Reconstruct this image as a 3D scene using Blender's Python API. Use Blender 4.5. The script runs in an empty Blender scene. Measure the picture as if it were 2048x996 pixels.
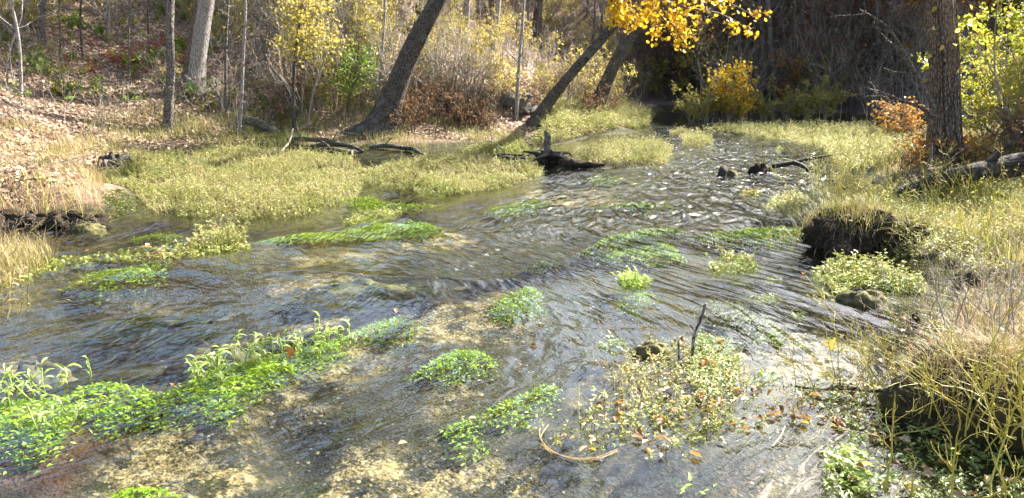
import bpy, math, numpy as np
from mathutils import Vector, Matrix
RNG = np.random.default_rng(11)
scene = bpy.context.scene
C = scene.collection

# ------------------------------------------------------------------ camera
FPX, PITCH, CAMH = 1518.0, math.atan(383 / 1518), 2.0      # photo pixels (2048 wide)
cam_d = bpy.data.cameras.new("camera"); cam = bpy.data.objects.new("camera", cam_d); C.objects.link(cam)
cam_d.sensor_width = 36; cam_d.lens = 36 * FPX / 2048; cam_d.clip_end = 400; cam_d.clip_start = 0.05
cam.location = (0, 0, CAMH); cam.rotation_euler = (math.pi / 2 - PITCH, 0, 0)
scene.camera = cam
# ------------------------------------------------------------------ sky, sun, exposure
SUN_AZ, SUN_EL = math.radians(51), math.radians(38)        # azimuth clockwise from +Y
world = bpy.data.worlds.new("World"); scene.world = world; world.use_nodes = True
wn = world.node_tree.nodes; wl = world.node_tree.links
sky = wn.new("ShaderNodeTexSky"); sky.sky_type = 'NISHITA'; sky.sun_disc = False
sky.sun_elevation = SUN_EL; sky.sun_rotation = SUN_AZ; sky.air_density = 1.0; sky.dust_density = 3.0
wl.new(sky.outputs[0], wn["Background"].inputs[0]); wn["Background"].inputs[1].default_value = 0.085
sun_d = bpy.data.lights.new("sun", 'SUN'); sun = bpy.data.objects.new("sun", sun_d); C.objects.link(sun)
sun_d.energy = 5.0; sun_d.angle = math.radians(0.5); sun_d.color = (1.0, 0.96, 0.89)
sdir = Vector((math.sin(SUN_AZ) * math.cos(SUN_EL), math.cos(SUN_AZ) * math.cos(SUN_EL), math.sin(SUN_EL)))
sun.rotation_euler = sdir.to_track_quat('Z', 'Y').to_euler(); sun.location = (20, 20, 30)
scene.view_settings.view_transform = 'Standard'; scene.view_settings.look = 'None'
scene.view_settings.exposure = 2.25; scene.view_settings.gamma = 1.0
scene.view_settings.use_curve_mapping = False
scene.render.engine = 'CYCLES'
cy = scene.cycles
cy.max_bounces = 5; cy.diffuse_bounces = 2; cy.glossy_bounces = 2; cy.transmission_bounces = 4; cy.transparent_max_bounces = 8
cy.sample_clamp_indirect = 4.0; cy.caustics_reflective = False; cy.caustics_refractive = False
cy.use_denoising = True; cy.use_adaptive_sampling = True; cy.adaptive_threshold = .04; cy.use_light_tree = False

# ------------------------------------------------------------------ geometry helpers
def ray(px, py):
    u = (px - 1024) / FPX; v = (498 - py) / FPX
    return np.array([u, math.cos(PITCH) + v * math.sin(PITCH), -math.sin(PITCH) + v * math.cos(PITCH)])
def at(px, py, z=0.0):
    d = ray(px, py); t = (z - CAMH) / d[2]
    return np.array([d[0] * t, d[1] * t, z])
def at_y(px, py, Y):
    d = ray(px, py); t = Y / d[1]
    return np.array([d[0] * t, Y, CAMH + d[2] * t])
def px_per_m(Y): return FPX / Y
def poly(pts, z=0.0): return np.array([at(a, b, z)[:2] for a, b in pts])
def sd(P, X, Y):
    """signed distance to polygon P (positive inside), arrays X, Y"""
    X = np.asarray(X, float); Y = np.asarray(Y, float)
    d2 = np.full(X.shape, 1e18); inside = np.zeros(X.shape, bool)
    n = len(P)
    for i in range(n):
        ax, ay = P[i]; bx, by = P[(i + 1) % n]
        ex, ey = bx - ax, by - ay; L = ex * ex + ey * ey + 1e-12
        t = np.clip(((X - ax) * ex + (Y - ay) * ey) / L, 0, 1)
        d2 = np.minimum(d2, (X - ax - t * ex) ** 2 + (Y - ay - t * ey) ** 2)
        c = ((ay > Y) != (by > Y)) & (X < (bx - ax) * (Y - ay) / (by - ay + 1e-15) + ax)
        inside ^= c
    return np.where(inside, 1, -1) * np.sqrt(d2)
def sm(x): x = np.clip(x, 0, 1); return x * x * (3 - 2 * x)
def wob(X, Y, f, s):
    """cheap smooth noise in about -1..1"""
    r = np.random.default_rng(s); o = 0
    for k in range(5):
        a = r.uniform(0, 6.28); ff = f * r.uniform(.6, 1.7); p = r.uniform(0, 6.28)
        o = o + np.sin((X * math.cos(a) + Y * math.sin(a)) * ff + p + 1.3 * np.sin((Y * math.cos(a) - X * math.sin(a)) * ff * .7 + p * 2))
    return o / 3.2
def nrm(v): return v / (np.linalg.norm(v, axis=-1, keepdims=True) + 1e-12)

def mk_mesh(name, parts, mats, smooth=False, attrs=None):
    """parts: list of (V, F, material index); F is (n,3) or (n,4)"""
    me = bpy.data.meshes.new(name)
    Vs, lv, ls, lt, mi = [], [], [], [], []; off = 0; lo = 0
    for V, F, m in parts:
        if len(V) == 0 or len(F) == 0: continue
        V = np.asarray(V, np.float32).reshape(-1, 3); F = np.asarray(F, np.int64)
        Vs.append(V); lv.append((F + off).ravel()); k = F.shape[1]; n = len(F)
        ls.append(lo + np.arange(n) * k); lt.append(np.full(n, k)); mi.append(np.full(n, m))
        off += len(V); lo += n * k
    V = np.concatenate(Vs); lv = np.concatenate(lv); ls = np.concatenate(ls); lt = np.concatenate(lt); mi = np.concatenate(mi)
    me.vertices.add(len(V)); me.vertices.foreach_set("co", V.ravel())
    me.loops.add(len(lv)); me.loops.foreach_set("vertex_index", lv.astype(np.int32))
    me.polygons.add(len(ls)); me.polygons.foreach_set("loop_start", ls.astype(np.int32))
    me.polygons.foreach_set("loop_total", lt.astype(np.int32)); me.polygons.foreach_set("material_index", mi.astype(np.int32))
    if smooth: me.polygons.foreach_set("use_smooth", np.ones(len(ls), bool))
    for k, v in (attrs or {}).items():
        a = me.attributes.new(k, 'FLOAT', 'POINT'); a.data.foreach_set("value", np.asarray(v, np.float32).ravel())
    for m in mats: me.materials.append(m)
    me.update(calc_edges=True)
    return me
def link(name, me, parent=None, loc=(0, 0, 0)):
    o = bpy.data.objects.new(name, me); C.objects.link(o); o.location = loc
    if parent is not None: o.parent = parent
    return o
def tag(o, label=None, cat=None, group=None, kind=None):
    if label: o["label"] = label
    if cat: o["category"] = cat
    if group: o["group"] = group
    if kind: o["kind"] = kind
    return o
def thing(name, label, cat, loc, group=None):
    o = bpy.data.objects.new(name, None); C.objects.link(o); o.location = [float(a) for a in loc]; o.empty_display_size = .1
    return tag(o, label, cat, group)
def shift(parts, loc):
    loc = np.asarray(loc, float); return [(np.asarray(V).reshape(-1, 3) - loc, F, m) for V, F, m in parts]
def add(name, parts, mats, parent, smooth=False):
    """a part whose vertices are given in world space, under an un-rotated thing"""
    return link(name, mk_mesh(name, shift(parts, parent.location), mats, smooth), parent)
def sub_add(name, parts, mats, part, thing_, smooth=False):
    """a sub-part: world-space vertices, under a part that sits at its thing's origin"""
    return link(name, mk_mesh(name, shift(parts, thing_.location), mats, smooth), part)
def copy_thing(root, loc, rz=0, scale=1.0, label=None, group=None):
    r = root.copy(); C.objects.link(r); r.location = [float(a) for a in loc]; r.rotation_euler = (0, 0, rz); r.scale = (scale,) * 3
    if label: r["label"] = label
    if group: r["group"] = group
    for ch in root.children:
        c = ch.copy(); C.objects.link(c); c.parent = r
        for g in ch.children:
            d = g.copy(); C.objects.link(d); d.parent = c
    return r

# templates: length along +Y, width along X, normal Z
LEAF4 = (np.array([[0, 0, 0], [.5, .45, .12], [0, 1, -.05], [-.5, .45, .12]], float), np.array([[0, 1, 2], [0, 2, 3]]))
LEAF6 = (np.array([[0, 0, 0], [.5, .3, .1], [.36, .75, .16], [0, 1, -.12], [-.42, .7, .05], [-.5, .28, .16]], float),
         np.array([[0, 1, 2], [0, 2, 3], [0, 3, 4], [0, 4, 5]]))
def _lance():
    v = [[0, 0, 0]]; f = []
    for y, w, z in ((.22, .36, .03), (.5, .5, .05), (.78, .3, -.02)):
        v += [[w, y, z + .09 * w * 2], [0, y, z], [-w, y, z + .09 * w * 2]]
    v.append([0, 1, -.16])
    f += [[0, 1, 2], [0, 2, 3]]
    for a in (1, 4): f += [[a, a + 3, a + 4], [a, a + 4, a + 1], [a + 1, a + 4, a + 5], [a + 1, a + 5, a + 2]]
    f += [[7, 10, 8], [8, 10, 9]]
    return np.array(v, float), np.array(f)
LANCE = _lance()
def _maple():
    ang = [-90, -55, -28, 0, 22, 48, 68, 90, 112, 132, 158, 180, 208, 235]
    rad = [.10, .42, .30, .52, .30, .56, .34, .68, .34, .56, .30, .52, .30, .42]
    v = [[0, .3, 0]] + [[r * math.cos(math.radians(a)), .3 + r * math.sin(math.radians(a)), .12 * r * (1 if i % 2 else -.6)] for i, (a, r) in enumerate(zip(ang, rad))]
    n = len(ang); f = [[0, 1 + i, 1 + (i + 1) % n] for i in range(n)]
    return np.array(v, float), np.array(f)
MAPLE = _maple()
def stamp(T, O, Y, up, sx, sy, sz=None):
    """copies of template T at O with length axis Y and approx normal up"""
    V, F = T; O = np.asarray(O, float); N = len(O)
    if N == 0: return np.zeros((0, 3)), np.zeros((0, 3), int)
    Y = nrm(Y); X = nrm(np.cross(Y, up)); Z = np.cross(X, Y)
    sx = np.broadcast_to(sx, (N,)); sy = np.broadcast_to(sy, (N,)); sz = sy if sz is None else np.broadcast_to(sz, (N,))
    W = (O[:, None] + (V[None, :, 0] * sx[:, None])[..., None] * X[:, None] + (V[None, :, 1] * sy[:, None])[..., None] * Y[:, None]
         + (V[None, :, 2] * sz[:, None])[..., None] * Z[:, None])
    Fa = F[None] + (np.arange(N) * len(V))[:, None, None]
    return W.reshape(-1, 3), Fa.reshape(-1, F.shape[1])
def tubes(P, R, k=4, cap=False):
    P = np.asarray(P, float); N, S, _ = P.shape; R = np.broadcast_to(np.asarray(R, float), (N, S))
    T = nrm(np.gradient(P, axis=1))
    mean = nrm(P[:, -1] - P[:, 0]); ref = np.where(np.abs(mean[:, 2:3]) > .7, np.array([[1., .13, 0]]), np.array([[.1, .05, 1.]]))
    A = nrm(np.cross(T, ref[:, None])); B = np.cross(T, A)
    a = np.arange(k) * 2 * math.pi / k
    V = P[:, :, None] + R[:, :, None, None] * (np.cos(a)[None, None, :, None] * A[:, :, None] + np.sin(a)[None, None, :, None] * B[:, :, None])
    idx = np.arange(N * S * k).reshape(N, S, k); n = np.roll(idx, -1, axis=2)
    F = np.stack([idx[:, :-1], n[:, :-1], n[:, 1:], idx[:, 1:]], -1).reshape(-1, 4)
    return V.reshape(-1, 3), F
def endcap(V, S, k, which=-1):
    """fan closing ring `which` of a single tube made by tubes()"""
    ring = V.reshape(S, k, 3)[which]; c = ring.mean(0)
    W = np.vstack([ring, c[None]]); F = np.array([[i, (i + 1) % k, k] for i in range(k)])
    return W, F
def blades(O, H, lean, W, S=4):
    """grass blades: O (N,3), H heights, lean (N,3) horizontal offset at the tip"""
    N = len(O); s = np.linspace(0, 1, S)
    P = O[:, None] + np.stack([0 * s, 0 * s, s], -1)[None] * H[:, None, None] * (1 - .25 * s[None, :, None] * np.linalg.norm(lean, axis=1)[:, None, None] / (H[:, None, None] + 1e-6)) + lean[:, None] * (s ** 2)[None, :, None]
    side = nrm(np.cross(lean + RNG.normal(0, .05, lean.shape), [0, 0, 1.]))
    w = (1 - s ** 1.5 * .95)[None, :, None] * np.asarray(W)[:, None, None] * .5
    V = np.stack([P + side[:, None] * w, P - side[:, None] * w], 2)
    idx = np.arange(N * S * 2).reshape(N, S, 2)
    F = np.stack([idx[:, :-1, 0], idx[:, :-1, 1], idx[:, 1:, 1], idx[:, 1:, 0]], -1).reshape(-1, 4)
    return V.reshape(-1, 3), F
def grow(st, di, ln, S=5, wander=.25, up=.1, rng=RNG):
    st = np.asarray(st, float); N = len(st); d = nrm(np.asarray(di, float)); P = [st]; p = st
    for _ in range(S - 1):
        p = p + d * (np.asarray(ln) / (S - 1))[:, None]; P.append(p)
        d = nrm(d + rng.normal(0, wander, (N, 3)) + np.array([0, 0, up]))
    return np.stack(P, 1)
def sprout(P, R, per, t0, t1, ang, ln, S=5, rs=.55, wander=.25, up=.1, rng=RNG, taper=True):
    """children of branches P (N,S,3); ln length of a child relative to its parent"""
    N, S0, _ = P.shape; n = N * per; pi = np.repeat(np.arange(N), per)
    t = rng.uniform(t0, t1, n); q = t * (S0 - 1); i = np.clip(q.astype(int), 0, S0 - 2); fr = (q - i)[:, None]
    st = P[pi, i] * (1 - fr) + P[pi, i + 1] * fr; tg = nrm(P[pi, i + 1] - P[pi, i])
    r0 = R[pi, i] * (1 - fr[:, 0]) + R[pi, i + 1] * fr[:, 0]
    pe = nrm(np.cross(tg, rng.normal(0, 1, (n, 3)))); a = rng.normal(ang, .2, n)[:, None]
    di = tg * np.cos(a) + pe * np.sin(a)
    L = np.linalg.norm(P[:, -1] - P[:, 0], axis=1)[pi] * ln * rng.uniform(.6, 1.3, n) * ((1.15 - .6 * t) if taper else 1)
    Q = grow(st, di, L, S, wander, up, rng)
    return Q, (r0 * rs)[:, None] * np.linspace(1, .25, S)[None]
def along(P, n, rng=RNG, t0=.2):
    """n random points on branches, with tangents"""
    N, S, _ = P.shape; pi = rng.integers(0, N, n); q = rng.uniform(t0, .999, n) * (S - 1); i = q.astype(int); fr = (q - i)[:, None]
    return P[pi, i] * (1 - fr) + P[pi, i + 1] * fr, nrm(P[pi, i + 1] - P[pi, i])
def resample(pts, n):
    pts = np.asarray(pts, float); d = np.r_[0, np.cumsum(np.linalg.norm(np.diff(pts, axis=0), axis=1))]
    t = np.linspace(0, d[-1], n)
    # smooth with a small Catmull-Rom style blend
    out = np.stack([np.interp(t, d, pts[:, k]) for k in range(3)], -1)
    for _ in range(max(1, n // (len(pts) * 2))):
        out[1:-1] = .25 * out[:-2] + .5 * out[1:-1] + .25 * out[2:]
    return out
def leaf_dirs(n, rng=RNG, up=.0):
    d = nrm(rng.normal(0, 1, (n, 3)) + np.array([0, 0, up])); return d
def inpoly(P, n, rng=RNG, edge=0.0):
    lo = P.min(0); hi = P.max(0); out = []
    m = 0
    while m < n:
        q = rng.uniform(lo, hi, (n * 3, 2)); q = q[sd(P, q[:, 0], q[:, 1]) > edge]; out.append(q); m += len(q)
    return np.concatenate(out)[:n]
def area(P): x, y = P.T; return abs(np.dot(x, np.roll(y, -1)) - np.dot(y, np.roll(x, -1))) / 2

# ------------------------------------------------------------------ material helpers
def mat(name):
    m = bpy.data.materials.new(name); m.use_nodes = True; nt = m.node_tree; nt.nodes.clear()
    out = nt.nodes.new("ShaderNodeOutputMaterial"); return m, nt, out
def ramp(nt, fac, cols, interp='LINEAR'):
    r = nt.nodes.new("ShaderNodeValToRGB"); cr = r.color_ramp; cr.interpolation = interp
    while len(cr.elements) < len(cols): cr.elements.new(.5)
    for i, (e, c) in enumerate(zip(cr.elements, cols)):
        if len(c) == 4: e.position = c[3]
        else: e.position = i / (len(cols) - 1 if interp == 'LINEAR' else len(cols))
        e.color = (*c[:3], 1)
    nt.links.new(fac, r.inputs[0]); return r.outputs[0]
def noise(nt, vec, scale, detail=4, rough=.55, dist=0.0):
    n = nt.nodes.new("ShaderNodeTexNoise"); n.inputs["Scale"].default_value = scale; n.inputs["Detail"].default_value = detail
    n.inputs["Roughness"].default_value = rough; n.inputs["Distortion"].default_value = dist
    if vec is not None: nt.links.new(vec, n.inputs["Vector"])
    return n.outputs[0]
def mapping(nt, vec, scale=(1, 1, 1), rot=(0, 0, 0)):
    m = nt.nodes.new("ShaderNodeMapping"); m.inputs["Scale"].default_value = scale; m.inputs["Rotation"].default_value = rot
    nt.links.new(vec, m.inputs[0]); return m.outputs[0]
def mth(nt, op, a, b=None, c=None, clamp=False):
    n = nt.nodes.new("ShaderNodeMath"); n.operation = op; n.use_clamp = clamp
    for i, x in enumerate((a, b, c)):
        if x is None: continue
        if isinstance(x, (int, float)): n.inputs[i].default_value = x
        else: nt.links.new(x, n.inputs[i])
    return n.outputs[0]
def mixc(nt, fac, a, b, mode='MIX'):
    n = nt.nodes.new("ShaderNodeMix"); n.data_type = 'RGBA'; n.blend_type = mode
    for s, x in ((0, fac), (6, a), (7, b)):
        if isinstance(x, (int, float)): n.inputs[s].default_value = x
        elif isinstance(x, tuple): n.inputs[s].default_value = (*x, 1)
        else: nt.links.new(x, n.inputs[s])
    return n.outputs[2]
def sstep(nt, x, a, b):
    n = nt.nodes.new("ShaderNodeMapRange"); n.interpolation_type = 'SMOOTHSTEP'
    n.inputs[1].default_value = a; n.inputs[2].default_value = b; nt.links.new(x, n.inputs[0]); return n.outputs[0]
def attr(nt, name):
    n = nt.nodes.new("ShaderNodeAttribute"); n.attribute_name = name; return n.outputs["Fac"]
def coords(nt, which="Object"): return nt.nodes.new("ShaderNodeTexCoord").outputs[which]
def bump(nt, h, strength=.5, dist=.02, normal=None):
    b = nt.nodes.new("ShaderNodeBump"); b.inputs["Strength"].default_value = strength; b.inputs["Distance"].default_value = dist
    nt.links.new(h, b.inputs["Height"])
    if normal is not None: nt.links.new(normal, b.inputs["Normal"])
    return b.outputs[0]
def principled(nt, out, col, rough=.8, spec=.3, normal=None):
    p = nt.nodes.new("ShaderNodeBsdfPrincipled")
    if isinstance(col, tuple): p.inputs["Base Color"].default_value = (*col, 1)
    else: nt.links.new(col, p.inputs["Base Color"])
    if isinstance(rough, (int, float)): p.inputs["Roughness"].default_value = rough
    else: nt.links.new(rough, p.inputs["Roughness"])
    p.inputs["Specular IOR Level"].default_value = spec
    if normal is not None: nt.links.new(normal, p.inputs["Normal"])
    if out is not None: nt.links.new(p.outputs[0], out.inputs[0])
    return p.outputs[0]
def leaf_mat(name, cols, trans=.4, rough=.5, spec=.35, hue=.0):
    """leaf: each leaf (mesh island) draws its own colour from cols"""
    m, nt, out = mat(name)
    g = nt.nodes.new("ShaderNodeNewGeometry"); oi = nt.nodes.new("ShaderNodeObjectInfo")
    f = mth(nt, 'FRACT', mth(nt, 'ADD', g.outputs["Random Per Island"], oi.outputs["Random"]))
    c = ramp(nt, f, cols)
    big = noise(nt, coords(nt), 1.3, 2); c = mixc(nt, sstep(nt, big, .42, .68), c, mixc(nt, .8, c, mixc(nt, 1.0, c, (.62, .72, .42), 'MULTIPLY')))
    n = noise(nt, coords(nt), 60, 1); c = mixc(nt, mth(nt, 'MULTIPLY', n, .18), c, (.10, .07, .03))
    p = principled(nt, None, c, rough, spec)
    t = nt.nodes.new("ShaderNodeBsdfTranslucent"); nt.links.new(c, t.inputs[0])
    mx = nt.nodes.new("ShaderNodeMixShader"); mx.inputs[0].default_value = trans
    nt.links.new(p, mx.inputs[1]); nt.links.new(t.outputs[0], mx.inputs[2]); nt.links.new(mx.outputs[0], out.inputs[0])
    return m
def bark_mat(name, cols, scale=9, stretch=.18, depth=.03, moss=None):
    m, nt, out = mat(name); v = mapping(nt, coords(nt), (1, 1, stretch))
    n1 = noise(nt, v, scale, 6, .65, .6); n2 = noise(nt, coords(nt), 2.2, 3)
    vo = nt.nodes.new("ShaderNodeTexVoronoi"); vo.feature = 'DISTANCE_TO_EDGE'; vo.inputs["Scale"].default_value = scale * 1.6
    nt.links.new(mapping(nt, coords(nt), (1, 1, stretch * 1.5)), vo.inputs["Vector"])
    h = mth(nt, 'ADD', mth(nt, 'MULTIPLY', sstep(nt, vo.outputs["Distance"], 0, .16), .6), mth(nt, 'MULTIPLY', n1, .7))
    c = ramp(nt, mth(nt, 'ADD', mth(nt, 'MULTIPLY', h, .62), mth(nt, 'MULTIPLY', n2, .25)), cols)
    if moss: c = mixc(nt, sstep(nt, noise(nt, coords(nt), 4.5, 5), .5, .66), c, moss)
    principled(nt, out, c, .9, .15, bump(nt, h, 1.0, depth)); return m
def plain_mat(name, cols, scale=12, rough=.85, b=.01, spec=.2):
    m, nt, out = mat(name); oi = nt.nodes.new("ShaderNodeObjectInfo")
    n = noise(nt, coords(nt), scale, 6, .65)
    f = mth(nt, 'ADD', n, mth(nt, 'MULTIPLY', mth(nt, 'SUBTRACT', oi.outputs["Random"], .5), .15))
    principled(nt, out, ramp(nt, f, cols), rough, spec, bump(nt, n, .9, b)); return m

# ------------------------------------------------------------------ materials
M = {}
M['litter'] = leaf_mat("leaf_litter", [(.18, .09, .05), (.38, .26, .16), (.56, .42, .29), (.28, .15, .08), (.64, .52, .39), (.24, .11, .05), (.46, .33, .22)], .12, .55, .4)
M['marsh'] = leaf_mat("marsh_leaf", [(.60, .56, .22), (.42, .46, .12), (.24, .32, .05), (.64, .60, .29), (.70, .65, .40), (.46, .48, .13), (.34, .19, .08)], .38, .45, .45)
M['marsh_green'] = leaf_mat("marsh_green_leaf", [(.34, .40, .08), (.44, .46, .12), (.20, .30, .04), (.56, .52, .20), (.38, .42, .09)], .35, .42, .45)
M['stem'] = leaf_mat("dry_stem", [(.30, .20, .08), (.45, .35, .14), (.36, .32, .10), (.24, .11, .05)], .0, .7, .3)
M['twig_yellow'] = leaf_mat("yellow_twig", [(.48, .40, .07), (.55, .46, .12), (.38, .36, .06), (.42, .30, .08)], .0, .5, .4)
M['twig_grey'] = leaf_mat("grey_twig", [(.24, .20, .17), (.38, .33, .28), (.46, .42, .37), (.18, .13, .11)], .0, .7, .25)
M['twig_dark'] = leaf_mat("dark_twig", [(.06, .045, .035), (.11, .085, .07), (.15, .12, .10)], .0, .8, .2)
M['grass'] = leaf_mat("grass_blade", [(.52, .43, .19), (.60, .50, .28), (.40, .38, .12), (.30, .31, .08), (.44, .28, .13)], .3, .5, .4)
M['grass_green'] = leaf_mat("green_grass_blade", [(.20, .26, .04), (.30, .32, .07), (.38, .36, .10), (.16, .22, .03)], .3, .5, .4)
M['grass_tan'] = leaf_mat("tan_grass_blade", [(.52, .39, .22), (.62, .50, .32), (.42, .28, .14), (.50, .44, .18), (.30, .18, .09)], .25, .55, .35)
M['weed'] = leaf_mat("submerged_weed_leaf", [(.26, .46, .004), (.38, .56, .006), (.14, .30, .003), (.54, .64, .012), (.32, .50, .005)], .35, .4, .4)
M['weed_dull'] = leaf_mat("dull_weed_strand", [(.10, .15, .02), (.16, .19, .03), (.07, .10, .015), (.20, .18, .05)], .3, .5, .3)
M['cress'] = leaf_mat("cress_leaf", [(.44, .54, .12), (.56, .64, .24), (.34, .46, .07), (.62, .68, .34)], .4, .35, .5)
M['duckweed'] = leaf_mat("duckweed", [(.36, .44, .14), (.26, .36, .07), (.46, .50, .22), (.38, .40, .18)], .2, .45, .4)
M['yellow'] = leaf_mat("yellow_leaf", [(.60, .46, .08), (.66, .52, .13), (.52, .44, .11), (.44, .38, .09), (.42, .30, .11)], .55, .45, .35)
M['gold'] = leaf_mat("gold_maple_leaf", [(.78, .50, .02), (.82, .60, .05), (.76, .42, .02), (.80, .56, .03), (.70, .32, .02)], .6, .45, .35)
M['olive'] = leaf_mat("olive_leaf", [(.28, .27, .05), (.38, .33, .06), (.20, .22, .03), (.46, .36, .06), (.34, .24, .06)], .45, .5, .3)
M['green'] = leaf_mat("green_leaf", [(.12, .22, .02), (.20, .30, .03), (.08, .16, .015), (.30, .34, .04)], .45, .45, .35)
M['limey'] = leaf_mat("lime_leaf", [(.36, .40, .04), (.46, .44, .06), (.26, .34, .03), (.56, .48, .06), (.60, .46, .08)], .5, .45, .4)
M['brown'] = leaf_mat("brown_leaf", [(.26, .13, .06), (.36, .20, .09), (.18, .09, .04), (.42, .26, .12)], .3, .6, .3)
M['red'] = leaf_mat("red_leaf", [(.36, .05, .03), (.46, .09, .04), (.28, .04, .03), (.40, .14, .05)], .45, .5, .3)
M['russet'] = leaf_mat("russet_leaf", [(.40, .17, .04), (.50, .25, .05), (.30, .12, .04), (.52, .34, .06)], .45, .5, .3)
M['bark'] = bark_mat("grey_bark", [(.03, .026, .022, .15), (.09, .078, .066, .4), (.18, .158, .135, .62), (.30, .27, .235, .85)], 18, .3, .03)
M['bark_dark'] = bark_mat("dark_bark", [(.02, .017, .014, .15), (.055, .045, .037, .42), (.12, .10, .085, .65), (.24, .21, .18, .9)], 17, .35, .035, (.15, .15, .12))
M['bark_pale'] = bark_mat("pale_bark", [(.07, .056, .046, .15), (.20, .18, .16, .4), (.33, .305, .275, .65), (.40, .37, .335, .9)], 14, .22, .012)
M['bark_brown'] = bark_mat("brown_bark", [(.035, .024, .017, .15), (.12, .08, .055, .4), (.22, .155, .11, .65), (.30, .235, .18, .9)], 20, .2, .03)
M['log'] = bark_mat("log_bark", [(.02, .016, .013, .15), (.07, .055, .043, .4), (.17, .145, .12, .65), (.30, .265, .225, .9)], 11, .9, .03, (.10, .12, .03))
M['drift'] = plain_mat("weathered_wood", [(.10, .075, .055, .25), (.24, .19, .15, .5), (.42, .36, .30, .75)], 26, .8, .006)
M['wet_wood'] = plain_mat("wet_wood", [(.012, .009, .007, .25), (.035, .026, .019, .55), (.09, .07, .05, .8)], 22, .75, .01, .3)
M['old_log'] = plain_mat("old_log_bark", [(.012, .010, .008, .25), (.045, .037, .03, .45), (.10, .085, .07, .6), (.22, .195, .17, .8)], 13, .9, .04)
M['straw'] = plain_mat("straw", [(.34, .20, .08, .25), (.50, .33, .14, .5), (.58, .42, .20, .75)], 30, .6, .002)
M['mossy'] = plain_mat("mossy_earth", [(.012, .010, .006, .2), (.035, .028, .016, .42), (.065, .06, .022, .58), (.12, .12, .03, .8)], 16, .9, .03)
M['mossy_stone'] = plain_mat("mossy_stone", [(.03, .025, .015, .2), (.10, .085, .045, .42), (.15, .14, .045, .58), (.24, .22, .12, .8)], 14, .85, .02)
M['rootmat'] = plain_mat("root_mat", [(.008, .006, .004, .2), (.03, .021, .013, .45), (.075, .053, .03, .65), (.15, .11, .06, .85)], 30, .9, .03)
M['pebble'] = leaf_mat("pebble", [(.10, .075, .045), (.20, .155, .095), (.30, .24, .155), (.06, .045, .03), (.18, .11, .06)], .0, .6, .4)
M['rock'] = plain_mat("limestone", [(.04, .035, .03, .25), (.12, .105, .09, .5), (.24, .215, .18, .75)], 7, .9, .05)

# ------------------------------------------------------------------ terrain
LEFT = np.array([[-9.5, 8.0], [-6.5, 9.3], [-5.5, 9.7], [-5.9, 11.2], [-6.9, 12.6], [-7.3, 14.6], [-7.4, 16.0], [-6.1, 17.0], [-4.5, 16.9], [-2.4, 16.8], [-1.0, 17.4],
                 [.3, 18.2], [1.9, 19.3], [3.2, 21.4], [4.2, 24.0], [5.2, 27.5], [6.4, 33.], [7., 50.], [4, 75], [-90, 75], [-90, 4], [-14, 6]])
FAR = np.array([[7.6, 30.5], [8.6, 28.5], [12, 26.], [18, 24.5], [30, 23], [90, 20], [90, 120], [-60, 120], [-25, 60], [-8, 38], [0, 32.5], [6, 31.5]])
RIGHT = np.array([[13, 21], [9.4, 17.6], [6.9, 14.8], [6.1, 12.8], [5.6, 11.4], [5.9, 9.8], [5.2, 8.4], [4.8, 7.0], [3.9, 5.9], [3.1, 5.0], [2.75, 4.2], [2.4, 3.2], [2.2, 1.5], [90, 1.5], [90, 18], [25, 21]])
NEAR = np.array([[-90, -60], [90, -60], [90, 1.5], [2.3, 1.5], [-3.4, 1.4], [-7, 2.6], [-90, 4.5]])
MATS = {   # outlines of the marsh at water level
 'big': poly([(185, 388), (225, 330), (330, 306), (520, 306), (700, 318), (735, 345), (715, 395), (610, 436), (450, 442), (310, 428), (275, 396), (240, 378)]),
 'middle': poly([(720, 345), (800, 322), (930, 318), (1085, 338), (1082, 356), (1000, 378), (890, 392), (740, 372)]),
 'island': poly([(1120, 330), (1145, 302), (1230, 292), (1335, 292), (1345, 300), (1330, 330), (1230, 331)]),
 'tuft': poly([(1362, 292), (1372, 278), (1415, 276), (1428, 288), (1400, 296)]),
 'farleft': poly([(1060, 292), (1100, 278), (1200, 262), (1290, 247), (1302, 244), (1296, 252), (1240, 263), (1170, 275), (1110, 290)]),
 'farright': poly([(1395, 258), (1500, 252), (1700, 256), (1900, 272), (1900, 345), (1690, 342), (1680, 322), (1640, 300), (1560, 281), (1480, 270)]),
 'rightbank': poly([(1650, 500), (1640, 420), (1700, 395), (1850, 390), (2060, 410), (2120, 560), (1960, 560), (1870, 520)]),
 'rightmid': poly([(1625, 545), (1660, 525), (1760, 535), (1850, 575), (1840, 600), (1740, 598), (1680, 585)]),
 'spit': poly([(-60, 560), (60, 520), (250, 500), (400, 480), (500, 484), (500, 500), (380, 518), (200, 522), (90, 545), (-40, 600)]),
 'leafisland': poly([(1080, 885), (1110, 865), (1180, 830), (1245, 740), (1270, 690), (1400, 660), (1470, 690), (1500, 760), (1560, 800), (1700, 845), (1690, 862), (1560, 840), (1480, 880), (1380, 915), (1250, 915), (1120, 915)]),
 'nearright': poly([(1690, 850), (1560, 775), (1700, 760), (1900, 800), (2100, 900), (2100, 1100), (1600, 1100), (1690, 930), (1720, 890)]),
}
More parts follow.
